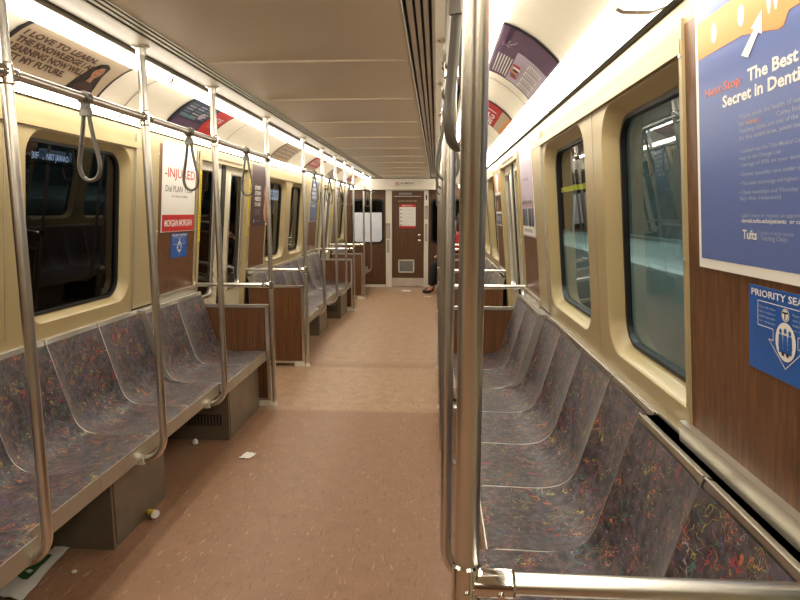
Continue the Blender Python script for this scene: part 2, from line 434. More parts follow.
# doors
for di, (d0, d1) in enumerate(DOORS):
    for s in (-1, 1):
        r = empty('door_%d' % (di*2+(1 if s < 0 else 2)), (s*1.33, (d0+d1)/2, 0), kind='structure')
        mid = (d0+d1)/2
        t = MB()
        slab(t, s, d0-.01, d0+.03, 0, 1.985, -.014, .09); slab(t, s, d1-.03, d1+.01, 0, 1.985, -.014, .09)
        t.build('jamb', 'cream2', r)
        t = MB(); slab(t, s, d0-.01, d1+.01, 1.925, 1.985, -.010, .09); t.build('door_header', 'cream2', r)
        # unreadable small notice line on the header
        t = MB()
        q = d0+.25
        while q < d1-.25:
            wd = .02+.02*random.random(); slab(t, s, q, q+wd, 1.945, 1.965, -.0112, -.010); q += wd+.012
        t.build('header_lettering', 'brown', r)
        for a, c, near in ((d0+.03, mid-.012, 0), (mid+.012, d1-.03, 1)):
            t = MB()
            ya, yb = (a+.05, a+.05+.36) if not near else (c-.05-.36, c-.05)
            O = lift(s, rr(a, c, .02, 1.925, .002), .03)
            I = lift(s, rr(ya, yb, .83, 1.86, .06), .03); I2 = lift(s, rr(ya+.008, yb-.008, .838, 1.852, .055), .05)
            t.loops([O, I], 0, False); t.loops([I, I2], 0, True)
            lf = t.build('door_leaf', 'door', r)
            t = MB()
            I3 = lift(s, rr(ya-.016, yb+.016, .812, 1.878, .072), .021)
            I3b = lift(s, rr(ya-.018, yb+.018, .81, 1.88, .072), .031)
            I4 = lift(s, rr(ya+.002, yb-.002, .832, 1.858, .056), .021); I4b = lift(s, rr(ya+.004, yb-.004, .834, 1.856, .055), .045)
            t.loops([I3b, I3, I4, I4b], 0, False); t.build('window_rim', 'steel', lf)
            t = MB(); pane(t, s, lift(s, rr(ya+.004, yb-.004, .834, 1.856, .054), .043))
            t.build('pane', 'glass_l' if s < 0 else 'glass_r', lf, recalc=False)
        t = MB(); slab(t, s, mid-.045, mid+.045, .02, 1.925, .022, .05); t.build('edge_seal', 'rubber', r)
        t = MB(); t.box(s*1.27, s*1.40, d0, d1, -.01, .012); t.build('threshold', 'steel', r)
        if di == 0:
            continue
        for y, ex in ((d0+.012, 'near'), (d1-.012, 'far')):
            st = empty('warning_strip', (s*1.21, y, 1.55), 'yellow warning strip on the %s jamb of the %s %s door' % (ex, 'middle' if di == 1 else 'far', 'left' if s < 0 else 'right'), 'sticker', 'yellow strips on the door jambs')
            t = MB(); slab(t, s, y-.02, y+.02, 1.30, 1.84, -.0155, -.013); t.build('sheet', 'yellow', st)
            t = MB(); q = 1.33
            while q < 1.81:
                h = .01+.012*random.random(); slab(t, s, y-.004, y+.004, q, q+h, -.0163, -.0155); q += h+.007
            t.build('lettering', 'brown', st)
# trims: foot strips
for s, side in ((-1, 'left'), (1, 'right')):
    t = MB()
    for a, c in ((.86, 4.54), (5.81, 9.26), (10.61, 12.33)): t.box(s*1.27, s*1.284, a, c, 0, .09)
    o = t.build('baseboard_'+side, 'pedestal', origin=(s*1.27, 6, 0)); tag(o, kind='structure')

# back wall behind camera, side walls there
t = MB(); t.box(-1.4, 1.4, Y0-.05, Y0, 0, 2.3); tag(t.build('wall_back', 'wood_end', origin=(0, Y0, 0)), kind='structure')
for s, side in ((-1, 'left'), (1, 'right')):
    t = MB(); slab(t, s, Y0, -.41, 0, 1.98, 0, .03); tag(t.build('trim_'+('1' if s < 0 else '2'), 'cream2', origin=(s*1.25, -1.5, 0)), kind='structure')

# ------------------------------------------------------------------ end wall
YE = 12.35
e = empty('wall_far', (0, YE, 0), kind='structure')
t = MB()
def panel_with_holes(t, x0, x1, z0, z1, holes, y0, y1):
    xs = sorted({x0, x1, *[h[0] for h in holes], *[h[1] for h in holes]}); zs = sorted({z0, z1, *[h[2] for h in holes], *[h[3] for h in holes]})
    for i in range(len(xs)-1):
        for j in range(len(zs)-1):
            cx, cz = (xs[i]+xs[i+1])/2, (zs[j]+zs[j+1])/2
            if any(h[0] < cx < h[1] and h[2] < cz < h[3] for h in holes): continue
            t.box(xs[i], xs[i+1], y0, y1, zs[j], zs[j+1])
panel_with_holes(t, -1.3, 1.3, 0, 2.3, [(-.33, .37, 0, 1.98), (-1.12, -.49, .91, 1.79), (.5, 1.12, .91, 1.79)], YE, YE+.04)
t.build('wood_panel', 'wood_end', e)
MB().box(-1.32, 1.32, YE+.3, YE+.32, -.1, 2.3).build('outer_bulkhead', 'dark', e)
t = MB(); t.box(-1.2, -.44, YE-.012, YE, 0, .05); t.box(.44, 1.2, YE-.012, YE, 0, .05); t.build('kick_strip', 'white', e)
# white header box with the notice
h = MB(); h.box(-1.16, .72, YE-.13, YE, 1.985, 2.2); hd = h.build('header_box', 'white', e)
for s, xa, xb in ((-1, -1.12, -.49), (1, .5, 1.12)):
    wn[0] += 1
    r = empty('window_%d' % wn[0], ((xa+xb)/2, YE, .91), kind='structure')
    t = MB()
    def l2(p, y): return [(x, y, z) for x, z in p]
    A = rr(xa-.015, xb+.015, .895, 1.805, .09); B = rr(xa+.02, xb-.02, .93, 1.77, .08)
    t.loops([l2(A, YE), l2(A, YE-.012), l2(B, YE-.012), l2(B, YE+.03)], 0, False); t.build('gasket', 'rubber', r)
    t = MB(); g = l2(B, YE+.01); t.add(g, [tuple(range(len(g)))[::-1]]); t.build('pane', 'glass_l', r, recalc=False)
    if s < 0:
        t = MB(); P = [p for p in rr(xa+.022, xb-.022, .932, 1.768, .078)]; P = [(x, min(z, 1.53)) for x, z in P]
        t.loops([l2(P, YE+.004), l2(P, YE-.004)], 0, False, True, (True, True)); t.build('cloudy_panel', 'plex', r)
# door in the end wall
r = empty('door_7', (.02, YE, 0), kind='structure')
t = MB(); t.box(-.305, .350, YE-.008, YE+.03, .19, 1.965); lf = t.build('door_leaf', 'wood_end', r)
t = MB(); t.box(-.305, .350, YE-.014, YE+.02, .012, .19); t.build('kick_plate', 'steel', r)
t = MB(); t.box(-.43, -.305, YE-.03, YE+.02, 0, 1.985); t.box(.350, .44, YE-.03, YE+.02, 0, 1.985); t.box(-.305, .35, YE-.02, YE+.02, 1.965, 1.99); t.build('door_post', 'white', r)
t = MB(); t.box(-.16, .10, YE-.012, YE-.006, 1.885, 1.93); t.build('number_plate', 'grey', r)
t = MB(); t.box(-.26, .29, YE-.012, YE-.006, 1.85, 1.86); t.build('top_rail', 'steel', r)
g = MB()
g.box(-.175, .155, YE-.02, YE-.008, .30, .325); g.box(-.175, .155, YE-.02, YE-.008, .545, .57); g.box(-.175, -.15, YE-.02, YE-.008, .3, .57); g.box(.13, .155, YE-.02, YE-.008, .3, .57)
lo = g.build('vent_frame', 'white', r)
g = MB()
for i in range(11): g.hexa([(-.15,YE-.018,.328+i*.0198),(.13,YE-.018,.328+i*.0198),(.13,YE-.008,.338+i*.0198),(-.15,YE-.008,.338+i*.0198),(-.15,YE-.017,.332+i*.0198),(.13,YE-.017,.332+i*.0198),(.13,YE-.007,.342+i*.0198),(-.15,YE-.007,.342+i*.0198)])
g.build('vent_slat', 'grey', lo)
t = MB(); t.lathe([(.028,0),(.028,-.012),(.012,-.016),(.012,-.05),(.022,-.06),(.022,-.075),(.004,-.08)], (.255, YE-.008, 1.07), 16, axis='y'); t.build('lock', 'chrome', r)
t = MB(); t.lathe([(.03,0),(.03,-.012),(.012,-.016),(.012,-.045)], (.255, YE-.008, .95), 16, axis='y'); t.tube([(.255, YE-.055, .95), (.255, YE-.06, .9), (.255, YE-.05, .84)], .009, 8); t.build('handle', 'chrome', r)

# ------------------------------------------------------------------ lettering and prints
_tc = {}
def glyphs(body, bold=0.0):
    key = (body, bold)
    if key in _tc: return _tc[key]
    cu = bpy.data.curves.new('t', 'FONT'); cu.body = body; cu.size = 1; cu.offset = bold; cu.resolution_u = 2
    ob = bpy.data.objects.new('t', cu); COL.objects.link(ob)
    bpy.context.view_layer.update()
    dg = bpy.context.evaluated_depsgraph_get(); ev = ob.evaluated_get(dg); me = ev.to_mesh()
    vs = [tuple(v.co) for v in me.vertices]; fs = [tuple(p.vertices) for p in me.polygons]
    ev.to_mesh_clear(); bpy.data.objects.remove(ob); bpy.data.curves.remove(cu)
    if vs:
        x0 = min(v[0] for v in vs); x1 = max(v[0] for v in vs)
        vs = [(v[0]-x0, v[1]) for v in vs]; W_ = x1-x0
    else: W_ = 1
    _tc[key] = (vs, fs, W_); return _tc[key]
class Art:
    def __init__(s, fmap, curved=False): s.f = fmap; s.parts = {}; s.curved = curved
    def part(s, p):
        return s.parts.setdefault(p, (MB(), []))
    def mi(s, p, m_):
        mb, ms = s.part(p)
        if m_ not in ms: ms.append(m_)
        return mb, ms.index(m_)
    def rect(s, p, m_, u0, v0, u1, v1, n=1, h=.0006, nv=1):
        mb, i = s.mi(p, m_)
        mb.grid(lambda a, c: s.f(u0+(u1-u0)*a, v0+(v1-v0)*c, h), n, nv, i, False)
    def poly(s, p, m_, pts, h=.0008):
        mb, i = s.mi(p, m_)
        if not s.curved:
            mb.add([s.f(u, v, h) for u, v in pts], [tuple(range(len(pts)))], i); return
        def clip(P, lim, sg):
            out = []
            for k in range(len(P)):
                a, c = P[k-1], P[k]; ia, ic = sg*(a[1]-lim) >= 0, sg*(c[1]-lim) >= 0
                if ia != ic:
                    t_ = (lim-a[1])/(c[1]-a[1]); out.append((a[0]+(c[0]-a[0])*t_, lim))
                if ic: out.append(c)
            return out
        q = min(v for u, v in pts); top = max(v for u, v in pts)
        while q < top-1e-6:
            P = clip(clip(list(pts), q, 1), q+.012, -1)
            if len(P) > 2: mb.add([s.f(u, v, h) for u, v in P], [tuple(range(len(P)))], i)
            q += .012
    def ell(s, p, m_, u, v, ru, rv, h=.001, n=24):
        s.poly(p, m_, [(u+ru*math.cos(2*PI*k/n), v+rv*math.sin(2*PI*k/n)) for k in range(n)], h)
    def line(s, p, m_, pts, w, h=.001):
        for (a, b_), (c, d) in zip(pts, pts[1:]):
            l = math.hypot(c-a, d-b_) or 1; nx, ny = -(d-b_)/l*w/2, (c-a)/l*w/2; ex, ey = (c-a)/l*w/2, (d-b_)/l*w/2
            s.poly(p, m_, [(a+nx-ex, b_+ny-ey), (a-nx-ex, b_-ny-ey), (c-nx+ex, d-ny+ey), (c+nx+ex, d+ny+ey)], h)
    def text(s, p, m_, body, u, v, hgt, w=None, bold=0.0, h=.0012, align='l'):
        vs, fs, W_ = glyphs(body, bold)
        ky = hgt/.69; kx = ky if w is None else w/W_
        if align == 'c': u -= W_*kx/2
        mb, i = s.mi(p, m_)
        mb.add([s.f(u+x*kx, v+y*ky, h) for x, y in vs], fs, i)
        return W_*kx
    def build(s, root):
        for k_, (mb, ms) in s.parts.items(): mb.build(k_, ms, root, recalc=False)
def wall_map(s, ystart, z0, off=-.008):    # u runs left to right as read from the aisle
    d = 1 if s < 0 else -1
    return lambda u, v, h: (s*(wx(z0+v)+off-h), ystart+d*u, z0+v)
def vault_map(s, ystart):
    d = 1 if s < 0 else -1
    def f(u, v, h):
        t = min(1, max(0, .0+v/VLEN)); x, z = vault_pt(t)
        return (s*(x-.003-h), ystart+d*u, z-.004-h)
    return f
def frame_sheet(s, root, y0, y1, z0, z1, m_='pwhite', off=-.006, th=.003):
    t = MB(); slab(t, s, y0, y1, z0, z1, off-th+.0, off+.003); t.build('sheet', m_, root)

PW, PH = .545, .605
# right near poster: dental school
root = empty('wall_poster', (1.22, 1.23, 1.395), 'large blue dental school poster with orange band and tooth, on the near right wood panel', 'poster')
frame_sheet(1, root, 1.487-PW-.006, 1.493, 1.392, 2.006)
a = Art(wall_map(1, 1.487, 1.402, -.009))
a.rect('artwork', 'poster_blue', .008, .012, PW-.008, PH-.008)
a.poly('artwork', 'orange', [(.008,.463),(.21,.463),(.30,.446),(.335,.438),(.352,.440),(.368,.461),(.395,.461),(.44,.47),(.537,.47),(.537,.56),(.30,.545),(.18,.543),(.008,.541)], .0012)
for u in (.09, .206): a.ell('artwork', 'pwhite', u, .501, .0125, .0205, .0016)
a.poly('artwork', 'pwhite', [(.294,.53),(.298,.497),(.304,.474),(.309,.474),(.314,.495),(.320,.495),(.326,.474),(.331,.474),(.337,.50),(.341,.53),(.333,.545),(.318,.538),(.302,.545)], .0016)
a.ell('artwork', 'pwhite', .425, .51, .0125, .0205, .0016)
a.poly('artwork', 'pwhite', [(.283,.488),(.243,.466),(.254,.461),(.206,.426),(.232,.416),(.270,.452),(.283,.445)], .0018)
a.text('lettering', 'orange2', 'Next Stop:', .042, .374, .017, .165, .012)
a.text('lettering', 'pwhite', 'The Best Kept', .228, .372, .0225, .27, .03)
a.text('lettering', 'pwhite', 'Secret in Dentistry', .124, .340, .0225, .35, .03)
body = ["We've made the health of our patients our", "for nearly              Come find out why our", "Teaching clinics are one of the best and most", "for the entire area, point out one of you."]
for i, ln in enumerate(body): a.text('lettering', 'pgrey', ln, .194, .305-i*.0138, .0085, .30, .006)
a.text('lettering', 'orange2', '150 years', .222, .305-.0138, .0085, .05, .006)
for i, ln in enumerate(['• Located near the Tufts Medical Center stop', '   stop on the Orange Line', '• Savings of 50% on your dental care*', '• Dental specialty care under one roof', '• The latest technology and highest standards', '• Open weekdays and Thursday evenings', '   (by the request)']):
    v = [.238, .2245, .211, .192, .174, .156, .144][i]
    a.text('lettering', 'pgrey', ln, .194, v, .0075, .15 if i in (1, 6) else .26, .002)
a.text('lettering', 'pgrey', 'Learn more or request an appointment. Visit', .201, .110, .0075, .27)
a.text('lettering', 'pwhite', 'dental.tufts.edu/patients  or call 617 636', .201, .099, .0078, .27, .012)
a.text('lettering', 'pwhite', 'Tufts', .204, .066, .018, .056, .02)
a.text('lettering', 'pgrey', 'SCHOOL OF DENTAL MEDICINE', .274, .077, .005, .11)
a.text('lettering', 'pgrey', 'Teaching Clinics', .274, .066, .009, .09)
a.rect('artwork', 'pgrey', .266, .062, .267, .088, h=.0014)
a.build(root)

def priority(s, ystart, lab):
    root = empty('priority_sticker', (s*1.255, ystart+(.133 if s < 0 else -.133), 1.205), lab, 'sticker', 'blue priority seating stickers')
    ya, yb = (ystart, ystart+.266) if s < 0 else (ystart-.266, ystart)
    t = MB(); slab(t, s, ya, yb, 1.205, 1.376, -.007, -.004); t.build('sheet', 'blue', root)
    a = Art(wall_map(s, ystart, 1.205, -.0075))
    a.text('lettering', 'pwhite', 'PRIORITY SEATING', .013, .152, .013, .242, .016)
    a.line('artwork', 'pwhite', [(.037,.143),(.229,.143),(.229,.094),(.172,.094),(.172,.072),(.190,.072),(.133,.026),(.076,.072),(.092,.072),(.092,.094),(.037,.094),(.037,.143)], .0016)
    a.ell('artwork', 'pwhite', .133, .128, .0125, .0125); a.ell('artwork', 'ink', .133, .128, .0108, .0108, .0013)
    a.ell('artwork', 'pwhite', .133, .128, .0098, .0098, .0016); a.rect('artwork', 'ink', .1245, .1305, .1415, .134, h=.002); a.rect('artwork', 'ink', .1312, .120, .1348, .132, h=.002)
    a.ell('artwork', 'pwhite', .133, .077, .033, .037)
    for u in (.118, .133, .148):
        a.ell('artwork', 'blue', u, .098-(abs(u-.133)*.15), .0045, .005, .0016); a.poly('artwork', 'blue', [(u-.006,.09),(u+.006,.09),(u+.0075,.066),(u+.004,.062),(u-.004,.062),(u-.0075,.066)], .0016)
    a.rect('artwork', 'blue', .112, .055, .154, .064, h=.0016); a.rect('artwork', 'ink', .122, .05, .13, .058, h=.002); a.rect('artwork', 'ink', .137, .05, .145, .058, h=.002)
    for i, ln in enumerate(['Please offer these', 'seats to elderly or', 'disabled passengers', 'on request']):
        a.text('lettering', 'pgrey', ln, .042, .130-i*.0092, .0045, .058); a.text('lettering', 'pgrey', ln, .156, .130-i*.0092, .0045, .058)
    for i in range(4): a.text('lettering', 'pblue', 'seats for persons', .016, .082-i*.011, .0045, .055)
    a.build(root)
priority(1, 1.265, 'blue priority seating sticker with person symbols under the near right blue poster')
priority(-1, 4.105, 'small blue priority seating sticker under the white and red poster on the left')

# left poster: white with red band
root = empty('wall_poster', (-1.22, 4.21, 1.395), 'white poster with red INJURED lettering and red bottom band on the left wood panel', 'poster')
frame_sheet(-1, root, 3.94, 4.485, 1.390, 1.995)
a = Art(wall_map(-1, 3.94, 1.39, -.009))
a.rect('artwork', 'red', .004, .004, .541, .118)
a.text('lettering', 'red', '-INJURED', .03, .372, .062, .50, .006)
a.text('lettering', 'ink', 'Dial PLAN', .045, .275, .042, .27, .0); a.text('lettering', 'ink', '7526', .35, .275, .03, .14, 0)
a.text('lettering', 'ink', 'or visit us online', .145, .238, .018, .26)
a.text('lettering', 'pwhite', 'MORGAN MORGAN', .042, .038, .045, .455, .016)
a.build(root)

def poster(s, ys, z0, w, h, bg, lab, fn, m_sheet=None):
    root = empty('wall_poster', (s*1.23, ys+(w/2 if s < 0 else -w/2), z0), lab, 'poster')
    ya, yb = (ys, ys+w) if s < 0 else (ys-w, ys)
    frame_sheet(s, root, ya, yb, z0, z0+h, m_sheet or 'pwhite')
    a = Art(wall_map(s, ys, z0, -.009)); a.rect('artwork', bg, .004, .004, w-.004, h-.004); fn(a, w, h); a.build(root)
def f_dark(a, w, h):
    for i, ln in enumerate(['EVERY', 'STORY', 'NEEDS', 'YOU HERE']): a.text('lettering', 'pwhite', ln, .12, .36-i*.055, .036, .2, .02)
    for i in range(3): a.text('lettering', 'pgrey', 'open auditions all week', .12, .15-i*.022+.0, .011, .2)
    a.text('lettering', 'pwhite', 'A', .10, .03, .04, None, .01); a.text('lettering', 'pgrey', 'on stage now', .18, .04, .014, .16)
    a.poly('artwork', 'skin_print', [(.43,.14),(.48,.05),(.54,.03),(.54,.46),(.50,.45),(.46,.40),(.44,.33),(.47,.27)], .001)
    a.poly('artwork', 'brown', [(.47,.46),(.54,.47),(.54,.56),(.44,.55),(.43,.48)], .001)
def f_blue(a, w, h):
    for i in range(6): a.text('lettering', 'pwhite', ['FIND', 'YOUR', 'NEXT', 'STEP', 'FORWARD', 'TODAY'][i], .08, h-.09-i*.06, .038, w*.6, .02)
    for i in range(5): a.text('lettering', 'pgrey', 'apply online or call us', .08, .16-i*.024, .012, w*.7)
def f_purple(a, w, h):
    for i in range(5): a.text('lettering', 'pwhite', ['READY', 'SET', 'RIDE', 'AND', 'SAVE'][i], .08, h-.1-i*.062, .04, w*.55, .02)
    a.ell('artwork', 'teal', w*.7, .12, .09, .09); a.ell('artwork', 'orange', w*.35, .1, .05, .05)
def f_group(a, w, h):
    a.rect('artwork', 'lilac', .01, .27, w-.01, h-.01, h=.0009)
    a.rect('artwork', 'pwhite', .01, .01, w-.01, .07, h=.0009)
    a.text('lettering', 'ink', 'TOGETHER WE RIDE', .08, .03, .02, w*.65, .01)
    a.text('lettering', 'ink', 'join us this season', .1, .38, .02, w*.5)
    random.seed(3)
    for i in range(9):
        u = .06+i*.054; c = ['brown', 'ink', 'teal', 'maroon', 'pgrey'][i % 5]
        a.poly('artwork', c, [(u-.026,.07),(u+.026,.07),(u+.022,.19),(u-.022,.19)], .0012); a.ell('artwork', 'skin_print', u, .215+.008*(i % 2), .015, .02, .0014); a.ell('artwork', 'ink', u, .229+.008*(i % 2), .016, .012, .0016)
def f_multi(a, w, h):
    a.rect('artwork', 'skin_print', .01, .33, w-.01, h-.05, h=.001); a.ell('artwork', 'pwhite', w*.5, .42, .13, .09, .0013)
    a.rect('artwork', 'maroon', .01, .14, w-.01, .3, h=.001); a.ell('artwork', 'orange', w*.35, .2, .06, .05, .0014)
    a.rect('artwork', 'pblue', .01, .01, w-.01, .12, h=.001); a.text('lettering', 'pwhite', 'VISIT US', .08, .05, .04, w*.6, .02)
poster(-1, 5.87, 1.395, .52, .6, 'maroon', 'dark brown poster with white text just beyond the left middle door', f_dark, 'ink')
poster(-1, 8.66, 1.395, .52, .6, 'pblue', 'slate blue poster with white lines of text just before the far left door', f_blue)
poster(-1, 10.68, 1.395, .5, .6, 'purple', 'purple poster past the far left door, nearest the end wall', f_purple)
poster(1, 4.485, 1.36, .545, .635, 'lilac', 'pale grey poster of people standing, right wall before the middle door', f_group)
poster(1, 6.39, 1.395, .52, .6, 'pwhite', 'pale poster with orange, brown and blue pictures beyond the right middle door', f_multi)
poster(1, 9.18, 1.395, .52, .6, 'pblue', 'slate blue poster on the right wall before the far right door', f_blue)

# curved cove adverts
def cove(s, ys, w, lab, bg, fn, edge='ink'):
    root = empty('cove_advert', (s*.95, ys+(w/2 if s < 0 else -w/2), 2.13), lab, 'advert')
    a = Art(vault_map(s, ys), True); H_ = VLEN*.86
    a.rect('sheet', edge, 0, 0, w, H_, 2, 0, 14); a.rect('artwork', bg, .02, .004, w-.02, H_-.004, 2, .0008, 14)
    fn(a, w, H_)
    # each print has its own thickness
    t = MB(); t.grid(lambda p, q: a.f(w*p, H_*q, -.0015), 2, 14)
    t.build('backing', edge, root, recalc=False); a.build(root)
def c_learn(a, w, h):
    for i, (ln, ww) in enumerate([('I LOVE TO LEARN.', .50), ('THE KNOWLEDGE I AM', .54), ('LEARNING NOW WILL', .50), ('GET MY FUTURE.', .40)]):
        a.text('lettering', 'brown', ln, .035, .180-i*.041, .028, ww*.93, .045, h=.003)
    c = .575; k = .88
    S = lambda P: [(c+x*k, .006+(y-.006)*k) for x, y in P]
    a.poly('artwork', 'ink', S([(-.13,.006),(-.10,.08),(-.075,.15),(-.05,.215),(-.005,.235),(.045,.215),(.06,.15),(.085,.08),(.10,.006)]), .0024)
    a.ell('artwork', 'skin_print', c, .148, .031, .044, .0032); a.poly('artwork', 'skin_print', S([(-.014,.125),(.014,.125),(.02,.09),(-.02,.09)]), .0032)
    a.poly('artwork', 'maroon', S([(-.09,.006),(-.06,.075),(-.02,.095),(0,.08),(.02,.095),(.06,.075),(.08,.006)]), .0030)
    a.poly('artwork', 'ink', S([(-.036,.17),(-.03,.215),(0,.225),(.03,.215),(.036,.17),(.012,.205),(-.012,.20)]), .0038)
    for u in (-.011, .011): a.ell('artwork', 'ink', c+u, .153, .004, .0025, .004)
    a.rect('artwork', 'maroon', c-.009, .125, c+.009, .129, h=.004)
def c_navy(a, w, h):
    a.rect('artwork', 'red', w*.62, .006, w-.02, h-.006, 2, .0014, 10)
    for i in range(5):
        for j in range(3):
            a.rect('artwork', 'pgrey' if (i+j) % 3 else 'teal', .05+j*.125, h-.05-i*.024, .05+j*.125+.10, h-.038-i*.024, 1, .002)
    a.rect('artwork', 'teal', .05, h*.36, w*.4, h*.46, 1, .002); a.rect('artwork', 'purple', .04, h*.08, w*.58, h*.30, 1, .002, 3)
    a.text('lettering', 'pwhite', 'RIDE', w*.67, h*.55, .04, w*.22, .02, .004); a.text('lettering', 'orange', 'TODAY', w*.67, h*.3, .035, w*.24, .02, .004)
    a.ell('artwork', 'lilac', w*.45, h*.55, .04, .03, .003)
def c_tan(a, w, h):
    for i in range(4): a.text('lettering', 'brown', 'ask about our rates', .05, h*.75-i*h*.19, .024, w*.8, .01, .003)
def c_red(a, w, h):
    a.rect('artwork', 'tan', .02, .006, w-.02, h*.3, 2, .0014, 4)
    for i in range(2): a.text('lettering', 'pwhite', ['SAVE', 'BIG'][i], .08+.0*i, h*.66-i*h*.26, .05, w*.5, .02, .004)
    a.rect('artwork', 'pwhite', w*.72, h*.4, w*.76, h*.9, 1, .003, 3)
    a.rect('artwork', 'orange', .02, .006, w-.02, h*.10, 1, .002, 2)
def c_purple(a, w, h):
    random.seed(5)
    a.rect('artwork', 'purple', .02, h*.62, w-.02, h-.006, 2, .0012, 8)
    a.rect('artwork', 'purple', w*.66, .006, w-.02, h-.006, 2, .0012, 10)
    for i in range(6): a.line('artwork', 'lilac', [(w*.70+.03*math.cos(i), h*.82+.02*math.sin(2*i)), (w*.74+.05*math.cos(i+1), h*.8+.03*math.sin(i))], .004, .003)
    for j in range(4): a.rect('artwork', 'pwhite', w*(.06+.145*j), h*.08, w*(.06+.145*j)+.07, h*.36, 1, .002, 4)
    for j in range(4):
        for q in range(7): a.rect('lettering', 'purple', w*(.06+.145*j)+.006, h*(.11+.035*q), w*(.06+.145*j)+.062, h*(.122+.035*q), 1, .003)
    for i, c in enumerate(['red', 'pblue', 'orange', 'ink', 'pwhite', 'red', 'lilac']):
        a.rect('artwork', c, w*(.14+.05*i), h*(.44+.02*(i % 2)), w*(.14+.05*i)+.032, h*(.56+.02*(i % 3)), 1, .0026, 2)
    for q in range(6): a.rect('lettering', 'pwhite', w*.08, h*(.64+.05*q), w*.50, h*(.66+.05*q), 1, .003)
cove(-1, 2.165, .735, 'tan advert reading I LOVE TO LEARN beside a long haired portrait in the left cove', 'tan', c_learn)
cove(-1, 3.64, .72, 'navy and red advert in the left cove above the red banded poster', 'navy', c_navy)
cove(-1, 5.93, .66, 'tan advert with brown lines in the left cove just past the middle door', 'tan', c_tan, 'brown')
cove(-1, 7.42, .62, 'red advert with white words in the left cove over the second bench', 'red', c_red)
cove(-1, 8.95, .6, 'tan advert deep in the left cove near the far door', 'tan', c_tan)
cove(-1, 10.7, .6, 'red advert furthest along the left cove', 'red', c_red, 'tan')
cove(1, 3.01, .72, 'purple and white advert full of small print in the right cove', 'lilac', c_purple)
cove(1, 4.33, .68, 'red advert with white letters and orange edge in the right cove', 'red', c_red, 'maroon')
cove(1, 6.6, .62, 'navy advert in the right cove past the middle door', 'navy', c_navy)

# end door notice and header notice
root = empty('notice_sheet', (.014, YE-.01, 1.215), 'white safety notice with red bands fixed on the end door', 'notice')
t = MB(); t.box(-.152, .18, YE-.0135, YE-.0085, 1.215, 1.70); t.build('sheet', 'pwhite', root)
a = Art(lambda u, v, h: (-.152+u, YE-.0138-h, 1.215+v))
a.rect('artwork', 'red', 0, .425, .332, .485); a.rect('artwork', 'red', 0, 0, .332, .045)
for i in range(5):
    a.rect('artwork', 'ink', .02, .365-i*.078, .045, .385-i*.078)
    for j in range(2): a.text('lettering', 'pgrey', 'in case of emergency follow', .06, .375-i*.078-j*.026, .014, .25)
a.text('lettering', 'pwhite', 'EMERGENCY', .06, .44, .028, .21, .01)
a.build(root)
root = empty('no_smoking_sign', (-.05, YE-.13, 2.05), 'small no smoking symbol and lettering on the white header over the end door', 'sign')
a = Art(lambda u, v, h: (-.23+u, YE-.131-h, 2.05+v))
a.rect('sheet', 'white', 0, 0, .40, .105, h=.0005)
a.ell('artwork', 'red', .045, .05, .038, .038); a.ell('artwork', 'pwhite', .045, .05, .028, .028, .0015); a.line('artwork', 'red', [(.022,.073),(.068,.027)], .009, .002); a.rect('artwork', 'ink', .026, .046, .064, .054, h=.0018)
a.text('lettering', 'ink', 'NO SMOKING', .11, .04, .035, .26, .01); a.text('lettering', 'grey', 'massachusetts law', .12, .012, .014, .22)
a.build(root)
root = empty('door_label', (.0, YE-.01, 1.74), 'row of small tan lettering above the notice on the end door', 'label')
a = Art(lambda u, v, h: (-.18+u, YE-.009-h, 1.745+v)); a.text('lettering', 'tan', 'DO NOT CROSS CARS', 0, 0, .03, .38, .01); a.build(root)
for nm, x0, x1, z0, z1, c, lab in (('post_label', -.425, -.345, 1.01, 1.31, 'grey', 'grey label plate on the post left of the end door'), ('post_label', -.41, -.36, .72, .97, 'grey', 'narrow grey label low on the post left of the end door'),
                                    ('post_label', .365, .43, 1.40, 1.66, 'grey', 'grey printed label high on the post right of the end door'), ('post_label', .375, .42, .95, 1.30, 'grey', 'narrow grey label on the post right of the end door'), ('post_label', .385, .41, 1.78, 1.88, 'ink', 'small black mark at the top of the right door post')):
    root = empty(nm, ((x0+x1)/2, YE-.03, z0), lab, 'label')
    t = MB(); t.box(x0, x1, YE-.034, YE-.030, z0, z1); t.build('sheet', c, root)
    if c == 'grey':
        t = MB(); q = z0+.02
        while q < z1-.03: t.box(x0+.01, x1-.01, YE-.0352, YE-.034, q, q+.008); q += .022
        t.build('lettering', 'pwhite', root)

# lit destination signs behind the glass
def dsign(s, y0, y1, z0, z1, lab, txt, full):
    root = empty('destination_sign', (s*1.3, (y0+y1)/2, z0), lab, 'sign')
    t = MB(); slab(t, s, y0, y1, z0, z1, .088, .13); t.build('housing', 'rubber', root)
    ys = y0 if s < 0 else y1
    a = Art(wall_map(s, ys, z0, .0865)); w = y1-y0; h = z1-z0
    if full:
        a.rect('screen', 'led', .015, .012, w-.015, h-.012); a.text('lettering', 'navy', txt, .05, h*.3, h*.4, w-.1, .01)
    else:
        for tx, u, ww in txt: a.text('lettering', 'ledtext', tx, u, .022, .030, ww, .014)
    a.build(root)
dsign(-1, 2.70, 3.17, 1.755, 1.83, 'small lit blue white lettering in the top of the large left window', [('3IF', .075, .05), ('.', .155, .010), ('NRT JAWAO', .185, .175)], False)
dsign(-1, 6.60, 7.26, 1.66, 1.80, 'bright backlit destination sign in the top of the window past the left middle door', 'OAK GROVE', True)
dsign(1, 6.60, 7.26, 1.66, 1.80, 'bright backlit destination sign in the right window past the middle door', 'OAK GROVE', True)

